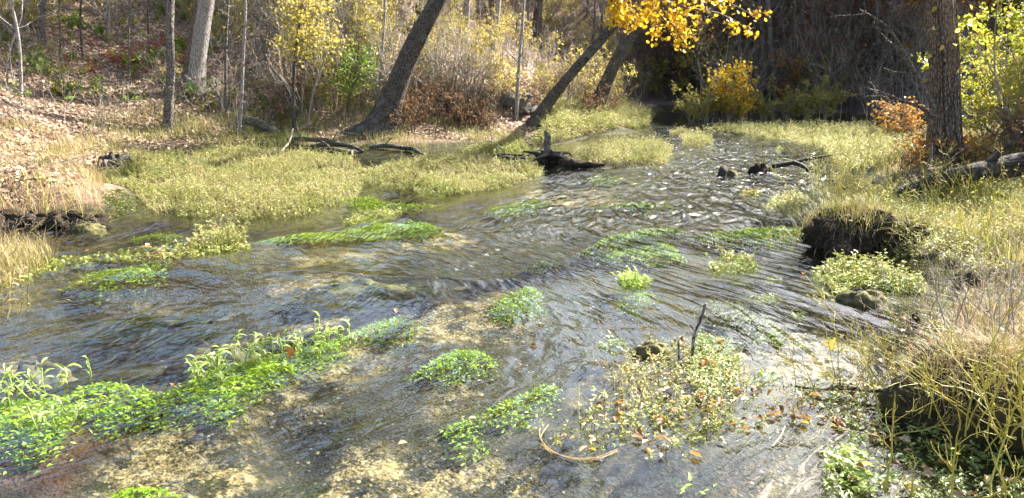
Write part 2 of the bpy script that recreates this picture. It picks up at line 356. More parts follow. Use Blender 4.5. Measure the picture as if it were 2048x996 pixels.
SANDS = [poly([(170, 1010), (250, 905), (330, 860), (440, 835), (560, 780), (700, 700), (770, 640), (820, 600), (960, 588), (1065, 640), (1075, 690), (950, 705), (830, 690), (760, 740), (690, 790), (650, 850), (560, 850), (500, 900), (520, 1010)], -.22),
         poly([(490, 670), (560, 645), (700, 622), (720, 645), (600, 668)], -.25), poly([(640, 905), (760, 905), (900, 930), (1060, 960), (1080, 1010), (620, 1010)], -.2),
         poly([(1450, 700), (1500, 650), (1650, 640), (1740, 690), (1700, 750), (1540, 760)], -.15), poly([(1470, 880), (1600, 850), (1680, 900), (1650, 990), (1500, 990)], -.12),
         poly([(720, 470), (900, 460), (960, 490), (800, 510)], -.2), poly([(20, 700), (110, 700), (110, 745), (20, 745)], -.3), poly([(600, 520), (760, 515), (760, 535), (620, 540)], -.25),
         poly([(1000, 385), (1200, 370), (1250, 400), (1050, 410)], -.15), poly([(520, 570), (700, 565), (700, 590), (540, 596)], -.3), poly([(860, 795), (960, 790), (960, 820), (870, 822)], -.2)]
BROWNS = [poly([(-60, 915), (150, 880), (280, 865), (290, 890), (190, 960), (150, 1010), (-60, 1010)], -.25)]
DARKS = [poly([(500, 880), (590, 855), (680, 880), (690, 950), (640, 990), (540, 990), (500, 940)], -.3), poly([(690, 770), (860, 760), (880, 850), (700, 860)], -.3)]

WEEDBEDS = [poly(p, -.03) for p in (
    [(-60, 905), (-60, 790), (60, 770), (130, 770), (150, 745), (240, 735), (330, 760), (420, 715), (560, 680), (690, 660), (705, 690), (640, 720), (540, 770), (430, 830), (320, 820), (230, 840), (180, 870), (90, 905)],
    [(665, 665), (720, 640), (790, 620), (845, 625), (855, 642), (800, 660), (730, 678), (690, 680)],
    [(815, 735), (850, 705), (900, 682), (970, 680), (998, 700), (985, 730), (930, 750), (860, 752)],
    [(890, 830), (960, 800), (1010, 770), (1080, 745), (1130, 740), (1140, 775), (1090, 800), (1060, 830), (990, 838), (960, 835), (1000, 870), (990, 890), (900, 890)],
    [(965, 610), (1000, 580), (1040, 560), (1085, 558), (1095, 585), (1085, 615), (1030, 630)],
    [(170, 1010), (200, 960), (260, 938), (340, 940), (385, 955), (370, 985), (300, 1010)],
    [(1225, 590), (1250, 570), (1320, 568), (1330, 590), (1290, 605), (1240, 604)],
    [(1180, 500), (1230, 470), (1300, 465), (1360, 480), (1370, 505), (1300, 518), (1220, 515)],
    [(1150, 490), (1220, 455), (1330, 440), (1390, 455), (1330, 470), (1230, 475)],
    [(1350, 470), (1440, 450), (1560, 445), (1630, 450), (1630, 475), (1540, 480), (1430, 478)],
    [(620, 465), (740, 440), (860, 432), (895, 448), (860, 462), (740, 468)],
    [(510, 470), (600, 455), (690, 452), (680, 468), (560, 478)],
    [(120, 555), (200, 530), (300, 522), (350, 525), (310, 545), (200, 565)],
    [(200, 420), (240, 395), (280, 410), (270, 430), (220, 440)],
    [(250, 465), (320, 455), (380, 458), (350, 470), (270, 474)],
    [(680, 405), (740, 395), (830, 400), (900, 398), (840, 412), (720, 418)],
    [(970, 405), (1060, 388), (1110, 392), (1070, 412), (1000, 420)],
    [(1160, 350), (1220, 340), (1260, 350), (1210, 362)],
    [(1190, 400), (1280, 392), (1360, 400), (1290, 412)],
    [(1055, 520), (1080, 505), (1130, 508), (1110, 522)],
    [(1390, 580), (1470, 575), (1560, 610), (1600, 640), (1500, 660), (1440, 640)],
    [(1480, 650), (1540, 630), (1620, 640), (1560, 668)],
    [(560, 560), (700, 545), (860, 548), (900, 560), (760, 575), (640, 575)],
    [(180, 610), (300, 580), (460, 590), (420, 630), (260, 640)],
    [(1330, 930), (1400, 920), (1440, 950), (1380, 985), (1330, 970)],
    [(-60, 740), (30, 700), (60, 730), (-20, 760)])]      # shallow humps of silt that the weed beds root in
def H(X, Y):
    X = np.asarray(X, float); Y = np.asarray(Y, float)
    wx = X + .22 * wob(X, Y, 2.1, 1); wy = Y + .22 * wob(X, Y, 2.1, 2)
    z = -.21 + .04 * wob(X, Y, 1.1, 3) + .025 * wob(X, Y, 4.5, 4)
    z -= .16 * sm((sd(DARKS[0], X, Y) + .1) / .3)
    z -= .15 * sm((-X - .8) / 2.) * sm((9 - Y) / 3) * sm((Y - 4.6) / 1.2)        # the deeper pool
    for k, P in MATS.items():
        d = sd(P, wx, wy); top = (-.03 if k in ('spit', 'leafisland', 'nearright') else -.005) + .03 * wob(X, Y, 3.3, 5)
        if k == 'rightbank': top = top + .03
        z = np.where(d > -.5, np.maximum(z, z + (top - z) * sm((d + .4) / .5)), z)
    for P in WEEDBEDS[:20]: z = np.maximum(z, z + (-.10 - z) * sm((sd(P, X, Y) + .35) / .7))
    def land(P, prof):
        d = sd(P, wx, wy); return np.where(d < 0, -.5 + .5 * sm((d + 1.2) / 1.2), prof(d))
    und = .10 * wob(X, Y, .9, 6) + .05 * wob(X, Y, 2.7, 7)
    zl = land(LEFT, lambda d: .10 * sm(d / .5) + .10 * np.minimum(d, 1.3) + .47 * np.maximum(0, d - 1.3) - .17 * np.maximum(0, d - 20) + und * sm(d / 2))
    zl = zl + .32 * np.exp(-((X + 6.6) ** 2 + (Y - 10.6) ** 2) / 1.1)                     # hummock on the left bank
    zf = land(FAR, lambda d: .10 * sm(d / .5) + .15 * np.minimum(d, 1.5) + np.minimum(.72 * np.maximum(0, d - 1.5), 6.5) + .12 * np.maximum(0, d - 8) + und * sm(d / 2))
    zr = land(RIGHT, lambda d: .14 * sm(d / .6) + .10 * np.minimum(d, 4) + .22 * np.maximum(0, d - 4) + und * .6 * sm(d / 2))
    zn = land(NEAR, lambda d: .12 * sm(d / .5) + .15 * np.minimum(d, 6) + und * sm(d / 2))
    return np.maximum.reduce([z, zl, zf, zr, zn])
xs = np.unique(np.r_[-90, np.arange(-60, -16, 3.), np.arange(-16, -8, .25), np.arange(-8, 9, .075), np.arange(9, 20, .25), np.arange(20, 61, 3.), 90])
ys = np.unique(np.r_[-60, -30, np.arange(-12, 2, 1.), np.arange(2, 25, .08), np.arange(25, 46, .3), np.arange(46, 121, 4.)])
GX, GY = np.meshgrid(xs, ys); GZ = H(GX, GY)
def gz(P2):
    """terrain height read back from the built sheet"""
    x = np.clip(P2[:, 0], xs[0], xs[-1] - 1e-6); y = np.clip(P2[:, 1], ys[0], ys[-1] - 1e-6)
    i = np.searchsorted(xs, x, 'right') - 1; j = np.searchsorted(ys, y, 'right') - 1
    u = (x - xs[i]) / (xs[i + 1] - xs[i]); v = (y - ys[j]) / (ys[j + 1] - ys[j])
    return (GZ[j, i] * (1 - u) + GZ[j, i + 1] * u) * (1 - v) + (GZ[j + 1, i] * (1 - u) + GZ[j + 1, i + 1] * u) * v
def g1(x, y): return float(gz(np.array([[x, y]], float))[0])
def on_ground(px, py, y0=2.0, y1=70.0):
    d = ray(px, py); t = np.linspace(y0, y1, 3000) / d[1]
    x, y, z = d[0] * t, d[1] * t, CAMH + d[2] * t
    g = np.maximum(gz(np.column_stack([x, y])), -.02) - z; i = int(np.argmax(g > 0))
    if g[i] <= 0: i = len(t) - 1
    return np.array([x[i], y[i], max(g1(x[i], y[i]), -.02)])
nx, ny = len(xs), len(ys); idx = np.arange(nx * ny).reshape(ny, nx)
GF = np.stack([idx[:-1, :-1], idx[:-1, 1:], idx[1:, 1:], idx[1:, :-1]], -1).reshape(-1, 4)
w1 = GX + .12 * wob(GX, GY, 5, 21); w2 = GY + .12 * wob(GX, GY, 5, 22)
def mask(Ps, soft): return np.max([sm((sd(P, w1, w2) + soft) / (2 * soft)) for P in Ps], axis=0)
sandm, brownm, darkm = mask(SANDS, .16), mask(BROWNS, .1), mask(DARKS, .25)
m, nt, out = mat("ground")
geo = nt.nodes.new("ShaderNodeNewGeometry"); sep = nt.nodes.new("ShaderNodeSeparateXYZ"); nt.links.new(geo.outputs["Position"], sep.inputs[0])
co = coords(nt)
nA, nB, nC = noise(nt, co, 1.6, 2, .6), noise(nt, co, 9, 3, .65), noise(nt, co, 45, 1, .6)
vor = nt.nodes.new("ShaderNodeTexVoronoi"); vor.inputs["Scale"].default_value = 24; nt.links.new(co, vor.inputs["Vector"])
vsep = nt.nodes.new("ShaderNodeSeparateColor"); nt.links.new(vor.outputs["Color"], vsep.inputs[0])
silt = ramp(nt, mth(nt, 'ADD', mth(nt, 'MULTIPLY', nB, .6), mth(nt, 'MULTIPLY', nA, .4)), [(.007, .0065, .004, .3), (.018, .016, .009, .45), (.034, .029, .015, .58), (.085, .068, .036, .74)])
silt = mixc(nt, mth(nt, 'MULTIPLY', sstep(nt, noise(nt, co, 3.1, 2), .5, .66), .6), silt, (.028, .034, .006))
sand = ramp(nt, mth(nt, 'ADD', mth(nt, 'MULTIPLY', nC, .35), mth(nt, 'ADD', mth(nt, 'MULTIPLY', nB, .35), mth(nt, 'MULTIPLY', vsep.outputs[0], .3))), [(.08, .055, .025, .3), (.22, .16, .078, .46), (.37, .285, .155, .60), (.50, .41, .25, .78)])
sfac = mth(nt, 'MULTIPLY', attr(nt, "sand"), sstep(nt, mth(nt, 'ADD', mth(nt, 'MULTIPLY', noise(nt, co, 4.2, 3, .7), .8), mth(nt, 'MULTIPLY', nC, .2)), .44, .58))
sfac = mth(nt, 'MAXIMUM', sfac, mth(nt, 'MULTIPLY', sstep(nt, noise(nt, co, 2.3, 3, .7), .60, .72), .30))
bed = mixc(nt, sfac, silt, sand)
bed = mixc(nt, mth(nt, 'MULTIPLY', attr(nt, "brown"), .92), bed, mixc(nt, nB, (.05, .022, .010), (.13, .062, .026)))
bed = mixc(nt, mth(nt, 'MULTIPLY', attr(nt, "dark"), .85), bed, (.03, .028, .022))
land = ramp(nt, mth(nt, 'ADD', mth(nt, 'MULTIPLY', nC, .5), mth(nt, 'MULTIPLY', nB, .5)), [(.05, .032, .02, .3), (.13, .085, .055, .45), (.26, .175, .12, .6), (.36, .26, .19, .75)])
land = mixc(nt, attr(nt, "wood_shade"), land, mixc(nt, nB, (.05, .044, .04), (.17, .135, .115)))  # darker, greyer ground: shade of the far wood put into the colour
mud = ramp(nt, nB, [(.018, .015, .007, .3), (.045, .04, .014, .5), (.10, .09, .03, .7)])  # mud, its colour darkened for the shadow line along the waterline
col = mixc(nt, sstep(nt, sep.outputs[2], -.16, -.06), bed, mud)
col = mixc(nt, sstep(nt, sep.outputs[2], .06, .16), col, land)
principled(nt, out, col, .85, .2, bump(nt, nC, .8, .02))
tag(link("ground", mk_mesh("ground", [(np.stack([GX, GY, GZ], -1).reshape(-1, 3), GF, 0)], [m], True, {"sand": sandm, "brown": brownm, "dark": darkm, "wood_shade": sm((sd(FAR, GX, GY) + .5) / 1.5) * sm((GX - 3) / 4)})), kind="structure")

# ------------------------------------------------------------------ water
RIFFLE = [(poly([(820, 560), (1000, 420), (1150, 350), (1300, 320), (1400, 262), (1640, 290), (1680, 345), (1560, 410), (1420, 450), (1300, 500), (1150, 560), (1000, 580)]), 1.0, .8),
          (poly([(1080, 600), (1250, 540), (1600, 420), (1640, 600), (1700, 700), (1500, 760), (1250, 720), (1200, 960), (1650, 960), (1650, 1010), (380, 1010), (620, 860), (700, 760), (1000, 720)]), .24, .5),
          (poly([(1100, 350), (1300, 322), (1300, 250), (1400, 252), (1640, 285), (1700, 345), (1560, 400), (1400, 380), (1200, 385)]), 1.3, .8)]
wxs = np.unique(np.r_[-40, -20, np.arange(-12, -6, .5), np.arange(-6, 8.5, .04), np.arange(8.5, 14, .5), 20, 40])
wys = np.unique(np.r_[-8, -2, np.arange(1, 2.8, .3), np.arange(2.8, 10, .035), np.arange(10, 25, .09), np.arange(25, 40, .6), 60, 80])
WX, WY = np.meshgrid(wxs, wys)
rif = .11 + np.max([a * sm((sd(P, WX, WY) + s) / (2 * s)) for P, a, s in RIFFLE], axis=0)
def flow(X, Y):     # distance across and along the current, which swings left as it comes near
    a = .25 + .5 * sm((9 - Y) / 5); return X * np.cos(a) - Y * np.sin(a), X * np.sin(a) + Y * np.cos(a)
FU, FV = flow(WX, WY)
gr = np.minimum(rif, .75)
WZ = (.3 + gr) * (.019 * wob(FU * 1.3, FV * .6, 4.2, 35) + .008 * wob(FU, FV * .6, 8, 36)) + 1.2 * gr * (.008 * wob(FU, FV * .7, 9, 31) + .005 * wob(FU, FV * .6, 19, 32) + .0022 * wob(FU, FV * .8, 42, 33)) + .0012 * wob(FU, FV, 24, 34)
# standing ridge in front of the dark ledge
ridge = np.exp(-((WY - at(760, 555)[1] + .10 * (WX + 1.2) - .12 * np.sin(WX * 2.3)) / .10) ** 2) * sm((WX + 2.6) / .8) * sm((.6 - WX) / .8)
WZ = WZ + .022 * ridge
nx, ny = len(wxs), len(wys); idx = np.arange(nx * ny).reshape(ny, nx)
WF = np.stack([idx[:-1, :-1], idx[:-1, 1:], idx[1:, 1:], idx[1:, :-1]], -1).reshape(-1, 4)
m, nt, out = mat("water")
cu = nt.nodes.new("ShaderNodeCombineXYZ"); nt.links.new(attr(nt, "fu"), cu.inputs[0]); nt.links.new(attr(nt, "fv"), cu.inputs[1])
v1 = mapping(nt, cu.outputs[0], (1, .34, 1)); rf = attr(nt, "riffle")
h1 = noise(nt, v1, 6.5, 1, .55, .6); h2 = noise(nt, v1, 19, 1.5, .6, .8)
hh = mth(nt, 'ADD', mth(nt, 'MULTIPLY', h1, mth(nt, 'MULTIPLY', rf, 1.9)), mth(nt, 'MULTIPLY', h2, mth(nt, 'ADD', mth(nt, 'MULTIPLY', rf, .32), .035)))
bn = bump(nt, hh, 1.0, .062)
# reflectance of water, the same from above and below (Schlick)
dt = nt.nodes.new("ShaderNodeVectorMath"); dt.operation = 'DOT_PRODUCT'; nt.links.new(bn, dt.inputs[0]); nt.links.new(nt.nodes.new("ShaderNodeNewGeometry").outputs["Incoming"], dt.inputs[1])
ff = mth(nt, 'POWER', mth(nt, 'SUBTRACT', 1.0, mth(nt, 'ABSOLUTE', dt.outputs["Value"]), clamp=True), 3.5)
fr = mth(nt, 'ADD', mth(nt, 'MULTIPLY', ff, .95), .035)
gl = nt.nodes.new("ShaderNodeBsdfGlossy"); gl.inputs["Roughness"].default_value = .07; nt.links.new(bn, gl.inputs["Normal"])
tr = nt.nodes.new("ShaderNodeBsdfTransparent"); tr.inputs[0].default_value = (.84, .88, .80, 1)
mx = nt.nodes.new("ShaderNodeMixShader"); nt.links.new(fr, mx.inputs[0]); nt.links.new(tr.outputs[0], mx.inputs[1]); nt.links.new(gl.outputs[0], mx.inputs[2])
# white streaks for bubbles, also painting sparkle and sky shine into the colour
fo = nt.nodes.new("ShaderNodeBsdfDiffuse"); fo.inputs[0].default_value = (.8, .82, .82, 1)
fm = mth(nt, 'MULTIPLY', sstep(nt, noise(nt, mapping(nt, cu.outputs[0], (1, .35, 1)), 26, 3, .7, .6), .60, .74), mth(nt, 'MULTIPLY', attr(nt, "foam_glint"), .85))
m2 = nt.nodes.new("ShaderNodeMixShader"); nt.links.new(fm, m2.inputs[0]); nt.links.new(mx.outputs[0], m2.inputs[1]); nt.links.new(fo.outputs[0], m2.inputs[2])
nt.links.new(m2.outputs[0], out.inputs[0])
FOAM_GLINT = [poly(p) for p in ([(1230, 345), (1240, 325), (1340, 318), (1420, 335), (1500, 352), (1480, 375), (1330, 360)], [(880, 530), (960, 480), (1120, 440), (1160, 450), (1060, 500), (960, 545)], [(1300, 300), (1400, 270), (1520, 285), (1500, 320), (1380, 320)], [(1120, 600), (1150, 575), (1250, 565), (1230, 620), (1150, 640)], [(1640, 560), (1680, 600), (1620, 640), (1560, 610)])]
foam_glint = np.max([sm((sd(P, WX, WY) + .3) / .8) for P in FOAM_GLINT], axis=0)
tag(link("water", mk_mesh("water", [(np.stack([WX, WY, WZ], -1).reshape(-1, 3), WF, 0)], [m], True, {"riffle": rif, "fu": FU, "fv": FV, "foam_glint": foam_glint})), kind="structure")

# ------------------------------------------------------------------ plant generators
def herb(O, h, lean=.35, nl=8, ll=.045, lw=.32, r=.004, rng=RNG, t0=.25, side=2, droop=.1, leaf=LEAF4):
    """leafy upright stems: returns (stem parts, leaf parts) as (V, F)"""
    N = len(O); h = np.broadcast_to(h, (N,)) * np.where(rng.uniform(0, 1, N) < .12, rng.uniform(1.1, 1.75, N), rng.uniform(.35, 1.15, N))
    ln = rng.normal(0, 1, (N, 3)) * [1, 1, 0] * (lean * h)[:, None]
    s = np.linspace(0, 1, 3)
    P = O[:, None] + np.stack([0 * s, 0 * s, s], -1)[None] * h[:, None, None] + ln[:, None] * (s ** 1.6)[None, :, None]
    sv, sf = tubes(P, r * np.array([1, .8, .4])[None] * np.ones((N, 1)), 3)
    n = N * nl; pi = np.repeat(np.arange(N), nl); t = rng.uniform(t0, 1, n)
    q = t * 2; i = np.clip(q.astype(int), 0, 1); fr = (q - i)[:, None]
    b = P[pi, i] * (1 - fr) + P[pi, i + 1] * fr
    a = rng.uniform(0, 6.283, n); d = np.stack([np.cos(a), np.sin(a), rng.normal(.35 - droop, .35, n)], -1)
    L = ll * rng.uniform(.55, 1.35, n)
    lv, lf = stamp(leaf, b, d, rng.normal(0, .35, (n, 3)) + [0, 0, 1], L * lw * rng.uniform(.7, 1.3, n), L)
    return (sv, sf), (lv, lf)
def at_ground(P2, zmin=-.02):
    z = np.maximum(gz(P2), zmin); return np.column_stack([P2, z])
def tuft(O, H0, W, spread, lean, n, rng=RNG, S=4):
    o = np.column_stack([O[0] + rng.normal(0, spread, n), O[1] + rng.normal(0, spread, n), np.full(n, O[2])])
    a = rng.uniform(0, 6.283, n); h = H0 * rng.uniform(.5, 1.2, n)
    ln = np.stack([np.cos(a), np.sin(a), 0 * a], -1) * (lean * h * rng.uniform(.2, 1.3, n))[:, None]
    return blades(o, h, ln, np.full(n, W) * rng.uniform(.7, 1.3, n), S)
def leafy_copies(root_name, label, cat, group): pass

# ------------------------------------------------------------------ trees named in the photograph
def px_path(pts, extend=None, n=26, base=None, dy=0.0):
    """trunk path through photo points in the upright plane through its foot; extend = (dx, dz) tail beyond the frame"""
    b = on_ground(*pts[0]) if base is None else np.asarray(base, float)
    Y = b[1]; P = [b - [0, 0, .12]] + [at_y(px, py, Y + dy * k) for k, (px, py) in enumerate(pts[1:], 1)]
    if extend is not None:
        e = P[-1]; q = nrm(P[-1] - P[-2])
        for k, (dx, dyy, dz) in enumerate(extend): P.append(e + np.array([dx, dyy, dz]))
    return resample(P, n), b
def trunk_mesh(P, widths, k=20, rough=.05, flare=1.35, rng=RNG):
    """widths in metres along the path"""
    S = len(P); R = np.interp(np.linspace(0, 1, S), np.linspace(0, 1, len(widths)), widths) / 2
    h = np.r_[0, np.cumsum(np.linalg.norm(np.diff(P, axis=0), axis=1))]
    R = R * (1 + (flare - 1) * np.exp(-h / (R[0] * 1.6)))
    V, F = tubes(P[None], R[None], k); V = V.reshape(S, k, 3)
    a = np.arange(k) * 2 * math.pi / k
    ph = rng.uniform(0, 6.28, 3)
    bulge = 1 + rough * (np.sin(a[None] * 3 + ph[0] + h[:, None] * 1.1) + .7 * np.sin(a[None] * 5 + ph[1] + h[:, None] * 2.3) + .8 * rng.normal(0, .5, (S, k))) * (1 + 2.2 * np.exp(-h / (R[0] * 1.2)))[:, None]
    V = P[:, None] + (V - P[:, None]) * bulge[..., None]
    return V.reshape(-1, 3), F, R
def bare_tree(name, label, cat, P, widths, barkm, limbs=9, t0=.45, ll=.38, leaves=0, leafm='olive', leafsize=.1, group=None, levels=3, twigm='twig_grey', k=20, rng=RNG, up=.12, flare=1.35, spread=.35, template=LEAF4, ang=.85, smooth=True):
    t = thing(name, label, cat, P[0] + [0, 0, .12], group)
    V, F, R = trunk_mesh(P, widths, k, rng=rng, flare=flare); add("trunk", [(V, F, 0)], [M[barkm]], t, smooth)
    if limbs:
        A, ra = sprout(P[None], R[None], limbs, t0, 1., ang, ll, 7, .45, .16, up, rng)
        parts = [(*tubes(A, ra, 6), 0)]; B, rb = sprout(A, ra, 4, .25, 1, .8, .5, 5, .5, .22, up * .6, rng); parts.append((*tubes(B, rb, 4), 0)); last = B
        if levels > 2:
            D, rd = sprout(B, rb, 3, .2, 1, .7, .55, 4, .55, .25, .05, rng); parts.append((*tubes(D, np.maximum(rd, .0035), 3), 1)); last = D
        add("branches", parts, [M[barkm], M[twigm]], t)
        if leaves:
            b, tg = along(last, leaves, rng); b = b + rng.normal(0, spread * leafsize * 2, b.shape)
            L = leafsize * rng.uniform(.6, 1.3, leaves)
            add("crown", [(*stamp(template, b, leaf_dirs(leaves, rng, -.2), rng.normal(0, .6, (leaves, 3)) + [0, 0, 1], L * (.75 if template is LEAF4 else 1), L), 0)], [M[leafm]], t)
    return t

rt = np.random.default_rng(3)
# slim dark trunk at the foot of the hillside
P, b = px_path([(334, 258), (337, 205), (345, 130), (338, 62), (342, -30)], [(.3, .3, 3.2), (.1, .5, 6.5)], 30)
w = b[1] / FPX
bare_tree("slim_tree", "slim upright tree with wavy dark furrowed trunk at foot of the slope", "tree", P, [18 * w, 15 * w, 14 * w, 11 * w, 7 * w, .05], 'bark', 8, .55, .3, 500, 'olive', .08, rng=rt)
# thick trunk, its sunlit side painted on as a pale strip
P, b = px_path([(384, 178), (393, 110), (404, 40), (416, -40)], [(.5, .2, 3.), (1.2, .5, 7.)], 30)
w = b[1] / FPX
tk = bare_tree("thick_tree", "thick brown trunk with sunlight painted pale grey on its stream side", "tree", P, [38 * w, 35 * w, 33 * w, 27 * w, 16 * w, .08], 'bark_brown', 9, .5, .34, 700, 'yellow', .09, rng=rt)
S = len(P); a = np.linspace(-.45, 1.15, 9); sel = slice(0, 16)
hh = np.linspace(0, 1, S); Rr = np.interp(hh, np.linspace(0, 1, 6), [38 * w, 35 * w, 33 * w, 27 * w, 16 * w, .08]) / 2 * 1.06 + .015
Rr = Rr * (1 + .35 * np.exp(-np.r_[0, np.cumsum(np.linalg.norm(np.diff(P, axis=0), axis=1))] / (Rr[0] * 1.6)))
PV = P[sel, None] + Rr[sel, None, None] * np.stack([np.sin(a + .3), -np.cos(a + .3), 0 * a], -1)[None] * (1 + .02 * rt.normal(0, 1, (16, 9, 1)))
PV[:, 0] += rt.normal(0, .02, (16, 3)); ix = np.arange(16 * 9).reshape(16, 9)
add("sunlit_side", [(PV.reshape(-1, 3), np.stack([ix[:-1, :-1], ix[:-1, 1:], ix[1:, 1:], ix[1:, :-1]], -1).reshape(-1, 4), 0)], [M['bark_pale']], tk, True)
tk.children[-1]["label"] = "pale strip painting the sunlit side of the thick trunk"
# small trunk high on the slope
P, b = px_path([(82, 86), (85, 40), (90, -30)], [(.1, .2, 3.), (.2, .3, 6.)], 18)
w = b[1] / FPX; bare_tree("young_tree", "thin grey trunk standing highest on the leafy slope", "tree", P, [12 * w, 10 * w, 8 * w, .03], 'bark', 6, .5, .3, 300, 'olive', .08, rng=rt, k=10)
# big leaning trunks
P, b = px_path([(752, 268), (772, 225), (797, 160), (830, 85), (872, 10), (905, -55)], [(1.0, -.3, 2.0), (2.0, -.6, 5.0)], 36)
w = b[1] / FPX
t3 = bare_tree("leaning_tree", "largest leaning trunk with flared brown foot among the bankside grass", "tree", P, [60 * w, 40 * w, 34 * w, 31 * w, 29 * w, 27 * w, 23 * w, 16 * w, .1], 'bark_dark', 9, .6, .3, 500, 'yellow', .1, rng=rt, k=28, flare=1.5)
for (dx, dy, L) in ((-.9, -.15, 1.0), (-.55, -.5, .6), (.45, -.35, .5), (.1, -.6, .5)):
    q = grow(np.array([b + [dx * .25, dy * .3, .18]]), np.array([[dx, dy, -.22]]), np.array([L]), 6, .1, -.03, rt)
    add("root", [(*tubes(q, np.linspace(.15, .03, 6)[None], 8), 0)], [M['bark_dark']], t3, True)
P, b4 = px_path([(1062, 250), (1092, 208), (1142, 148), (1195, 88), (1240, 36), (1278, -20)], [(1.1, -.6, 1.5), (2.4, -1.2, 3.6)], 32)
w = b4[1] / FPX
t4 = bare_tree("leaning_tree", "slender dark trunk leaning far over the stream, middle of three leaners", "tree", P, [28 * w, 20 * w, 18 * w, 17 * w, 16 * w, 14 * w, 10 * w, .06], 'bark_dark', 7, .68, .3, 260, 'gold', .1, rng=rt, k=20, template=MAPLE)
P, b5 = px_path([(1192, 205), (1213, 160), (1240, 105), (1270, 58), (1300, 10)], [(1.0, -1.2, 1.8), (2.2, -2.4, 4.)], 28, base=[2.58, 23.4, .75])
w = b5[1] / FPX
t5 = bare_tree("leaning_tree", "leaning brown trunk farthest upstream, rising into golden maple leaves", "tree", P, [27 * w, 22 * w, 21 * w, 20 * w, 18 * w, 12 * w, .08], 'bark_dark', 7, .7, .32, 200, 'gold', .1, rng=rt, k=18, template=MAPLE)
# golden boughs of the farthest leaner hanging into the top of the picture: every leaf its own part
Yb = 16.5
bo = []
for pts in ([(1290, -30), (1330, 5), (1385, 20), (1440, 22), (1490, 55)], [(1260, -30), (1300, 10), (1340, 50), (1355, 95)], [(1180, -35), (1215, -8), (1260, 12), (1300, 28)], [(1330, -30), (1390, -8), (1450, 0), (1505, 30)], [(1190, -35), (1222, 0), (1240, 22), (1262, 40)], [(1300, -30), (1328, 25), (1352, 62), (1378, 98)]):
    bo.append(resample([at_y(x, y, Yb + .35 * i) for i, (x, y) in enumerate(pts)], 8))
bo = np.array(bo); tgt = P[22]
con = np.stack([resample([tgt, (tgt + q[0]) / 2 + [0, 0, .5], q[0]], 8) for q in bo])
tw, rtw = sprout(bo, np.full((6, 8), .02), 9, .05, 1, .9, .28, 5, .5, .25, -.05, rt)
bough = add("bough", [(*tubes(con, .03 + 0 * con[..., 0], 5), 0), (*tubes(bo, np.linspace(.028, .008, 8)[None], 5), 0), (*tubes(tw, np.maximum(rtw, .004), 3), 0)], [M['twig_dark']], t5)
n = 1500; bb, _ = along(np.concatenate([tw, resample(bo[0], 5)[None], resample(bo[1], 5)[None], resample(bo[3], 5)[None]]), n, rt, .05); bb = bb + rt.normal(0, .07, (n, 3))
dd = leaf_dirs(n, rt, -.7); uu = rt.normal(0, .7, (n, 3)) + [.2, -.5, .6]; LL = .10 * rt.uniform(.5, 1.25, n)
me_leaf = [mk_mesh("leaf", [(MAPLE[0] * s, MAPLE[1], 0)], [M['gold']]) for s in (1.0,)]
k1 = 290
add("crown", [(*stamp(MAPLE, bb[k1:], dd[k1:], uu[k1:], LL[k1:], LL[k1:]), 0)], [M['gold']], t5)["kind"] = "stuff"
def place_leaf(me, O, Yd, up, s, parent=None, name="leaf", origin=None):
    Yd = nrm(np.asarray(Yd, float)); X = nrm(np.cross(Yd, up)); Z = np.cross(X, Yd)
    o = bpy.data.objects.new(name, me); C.objects.link(o)
    mtx = Matrix([[X[0] * s, Yd[0] * s, Z[0] * s, O[0]], [X[1] * s, Yd[1] * s, Z[1] * s, O[1]], [X[2] * s, Yd[2] * s, Z[2] * s, O[2]], [0, 0, 0, 1]])
    if parent is not None:
        o.parent = parent; mtx = Matrix.Translation(-Vector(parent.location if origin is None else origin)) @ mtx
    o.matrix_basis = mtx
    return o
for i in range(k1): place_leaf(me_leaf[0], bb[i], dd[i], uu[i], LL[i], bough, origin=t5.location)

# big upright tree on the right bank, with vines
P6, b6 = px_path([(1886, 338), (1888, 260), (1889, 170), (1884, 80), (1880, 0), (1876, -70)], [(-.1, .2, 2.2), (.1, .3, 5.), (.3, .5, 8.)], 40)
w = b6[1] / FPX
t6 = bare_tree("vine_tree", "stout upright brown trunk wrapped in vines beside the bright leafy thicket", "tree", P6, [60 * w, 48 * w, 45 * w, 43 * w, 39 * w, 32 * w, 24 * w, .1], 'bark_brown', 7, .5, .26, 500, 'olive', .10, rng=rt, k=28, spread=.9)
for i in range(9):
    a0 = rt.uniform(-2.6, .4); hts = np.linspace(0, rt.uniform(1.6, 4.0), 12)
    q = np.stack([np.interp(hts, P6[:, 2] - P6[0, 2], P6[:, k]) for k in range(3)], -1)
    ang = a0 + np.cumsum(rt.normal(0, .12, 12)); rr = .215 + .04 * rt.uniform(0, 1) + .25 * np.exp(-hts * 3)
    q = q + np.stack([np.cos(ang) * rr, np.sin(ang) * rr, 0 * ang], -1)
    add("vine", [(*tubes(q[None], np.linspace(.024, .008, 12)[None], 5), 0)], [M['bark'] if i % 3 else M['bark_brown']], t6)
n = 60; q = b6 + np.column_stack([rt.normal(-.1, .3, n), rt.normal(-.3, .1, n), rt.uniform(.5, 2.2, n)])
add("vine_leaves", [(*stamp(LEAF6, q[:22] + [-.1, 0, .4], leaf_dirs(22, rt, -.6), rt.normal(0, 1, (22, 3)), .07, .10), 0)], [M['yellow']], t6)
n = 700; r_ = np.abs(rt.normal(0, .33, n)); a_ = rt.uniform(0, 6.28, n)
q = b6 + np.column_stack([np.cos(a_) * (.33 + r_ * .6), np.sin(a_) * (.33 + r_ * .6), rt.uniform(0, 1, n) ** 1.6 * .55])
tw = grow(q[:160] * [1, 1, 0] + [0, 0, b6[2]], rt.normal(0, .35, (160, 3)) + [0, 0, 1], rt.uniform(.3, .8, 160), 4, .3, 0, rt)
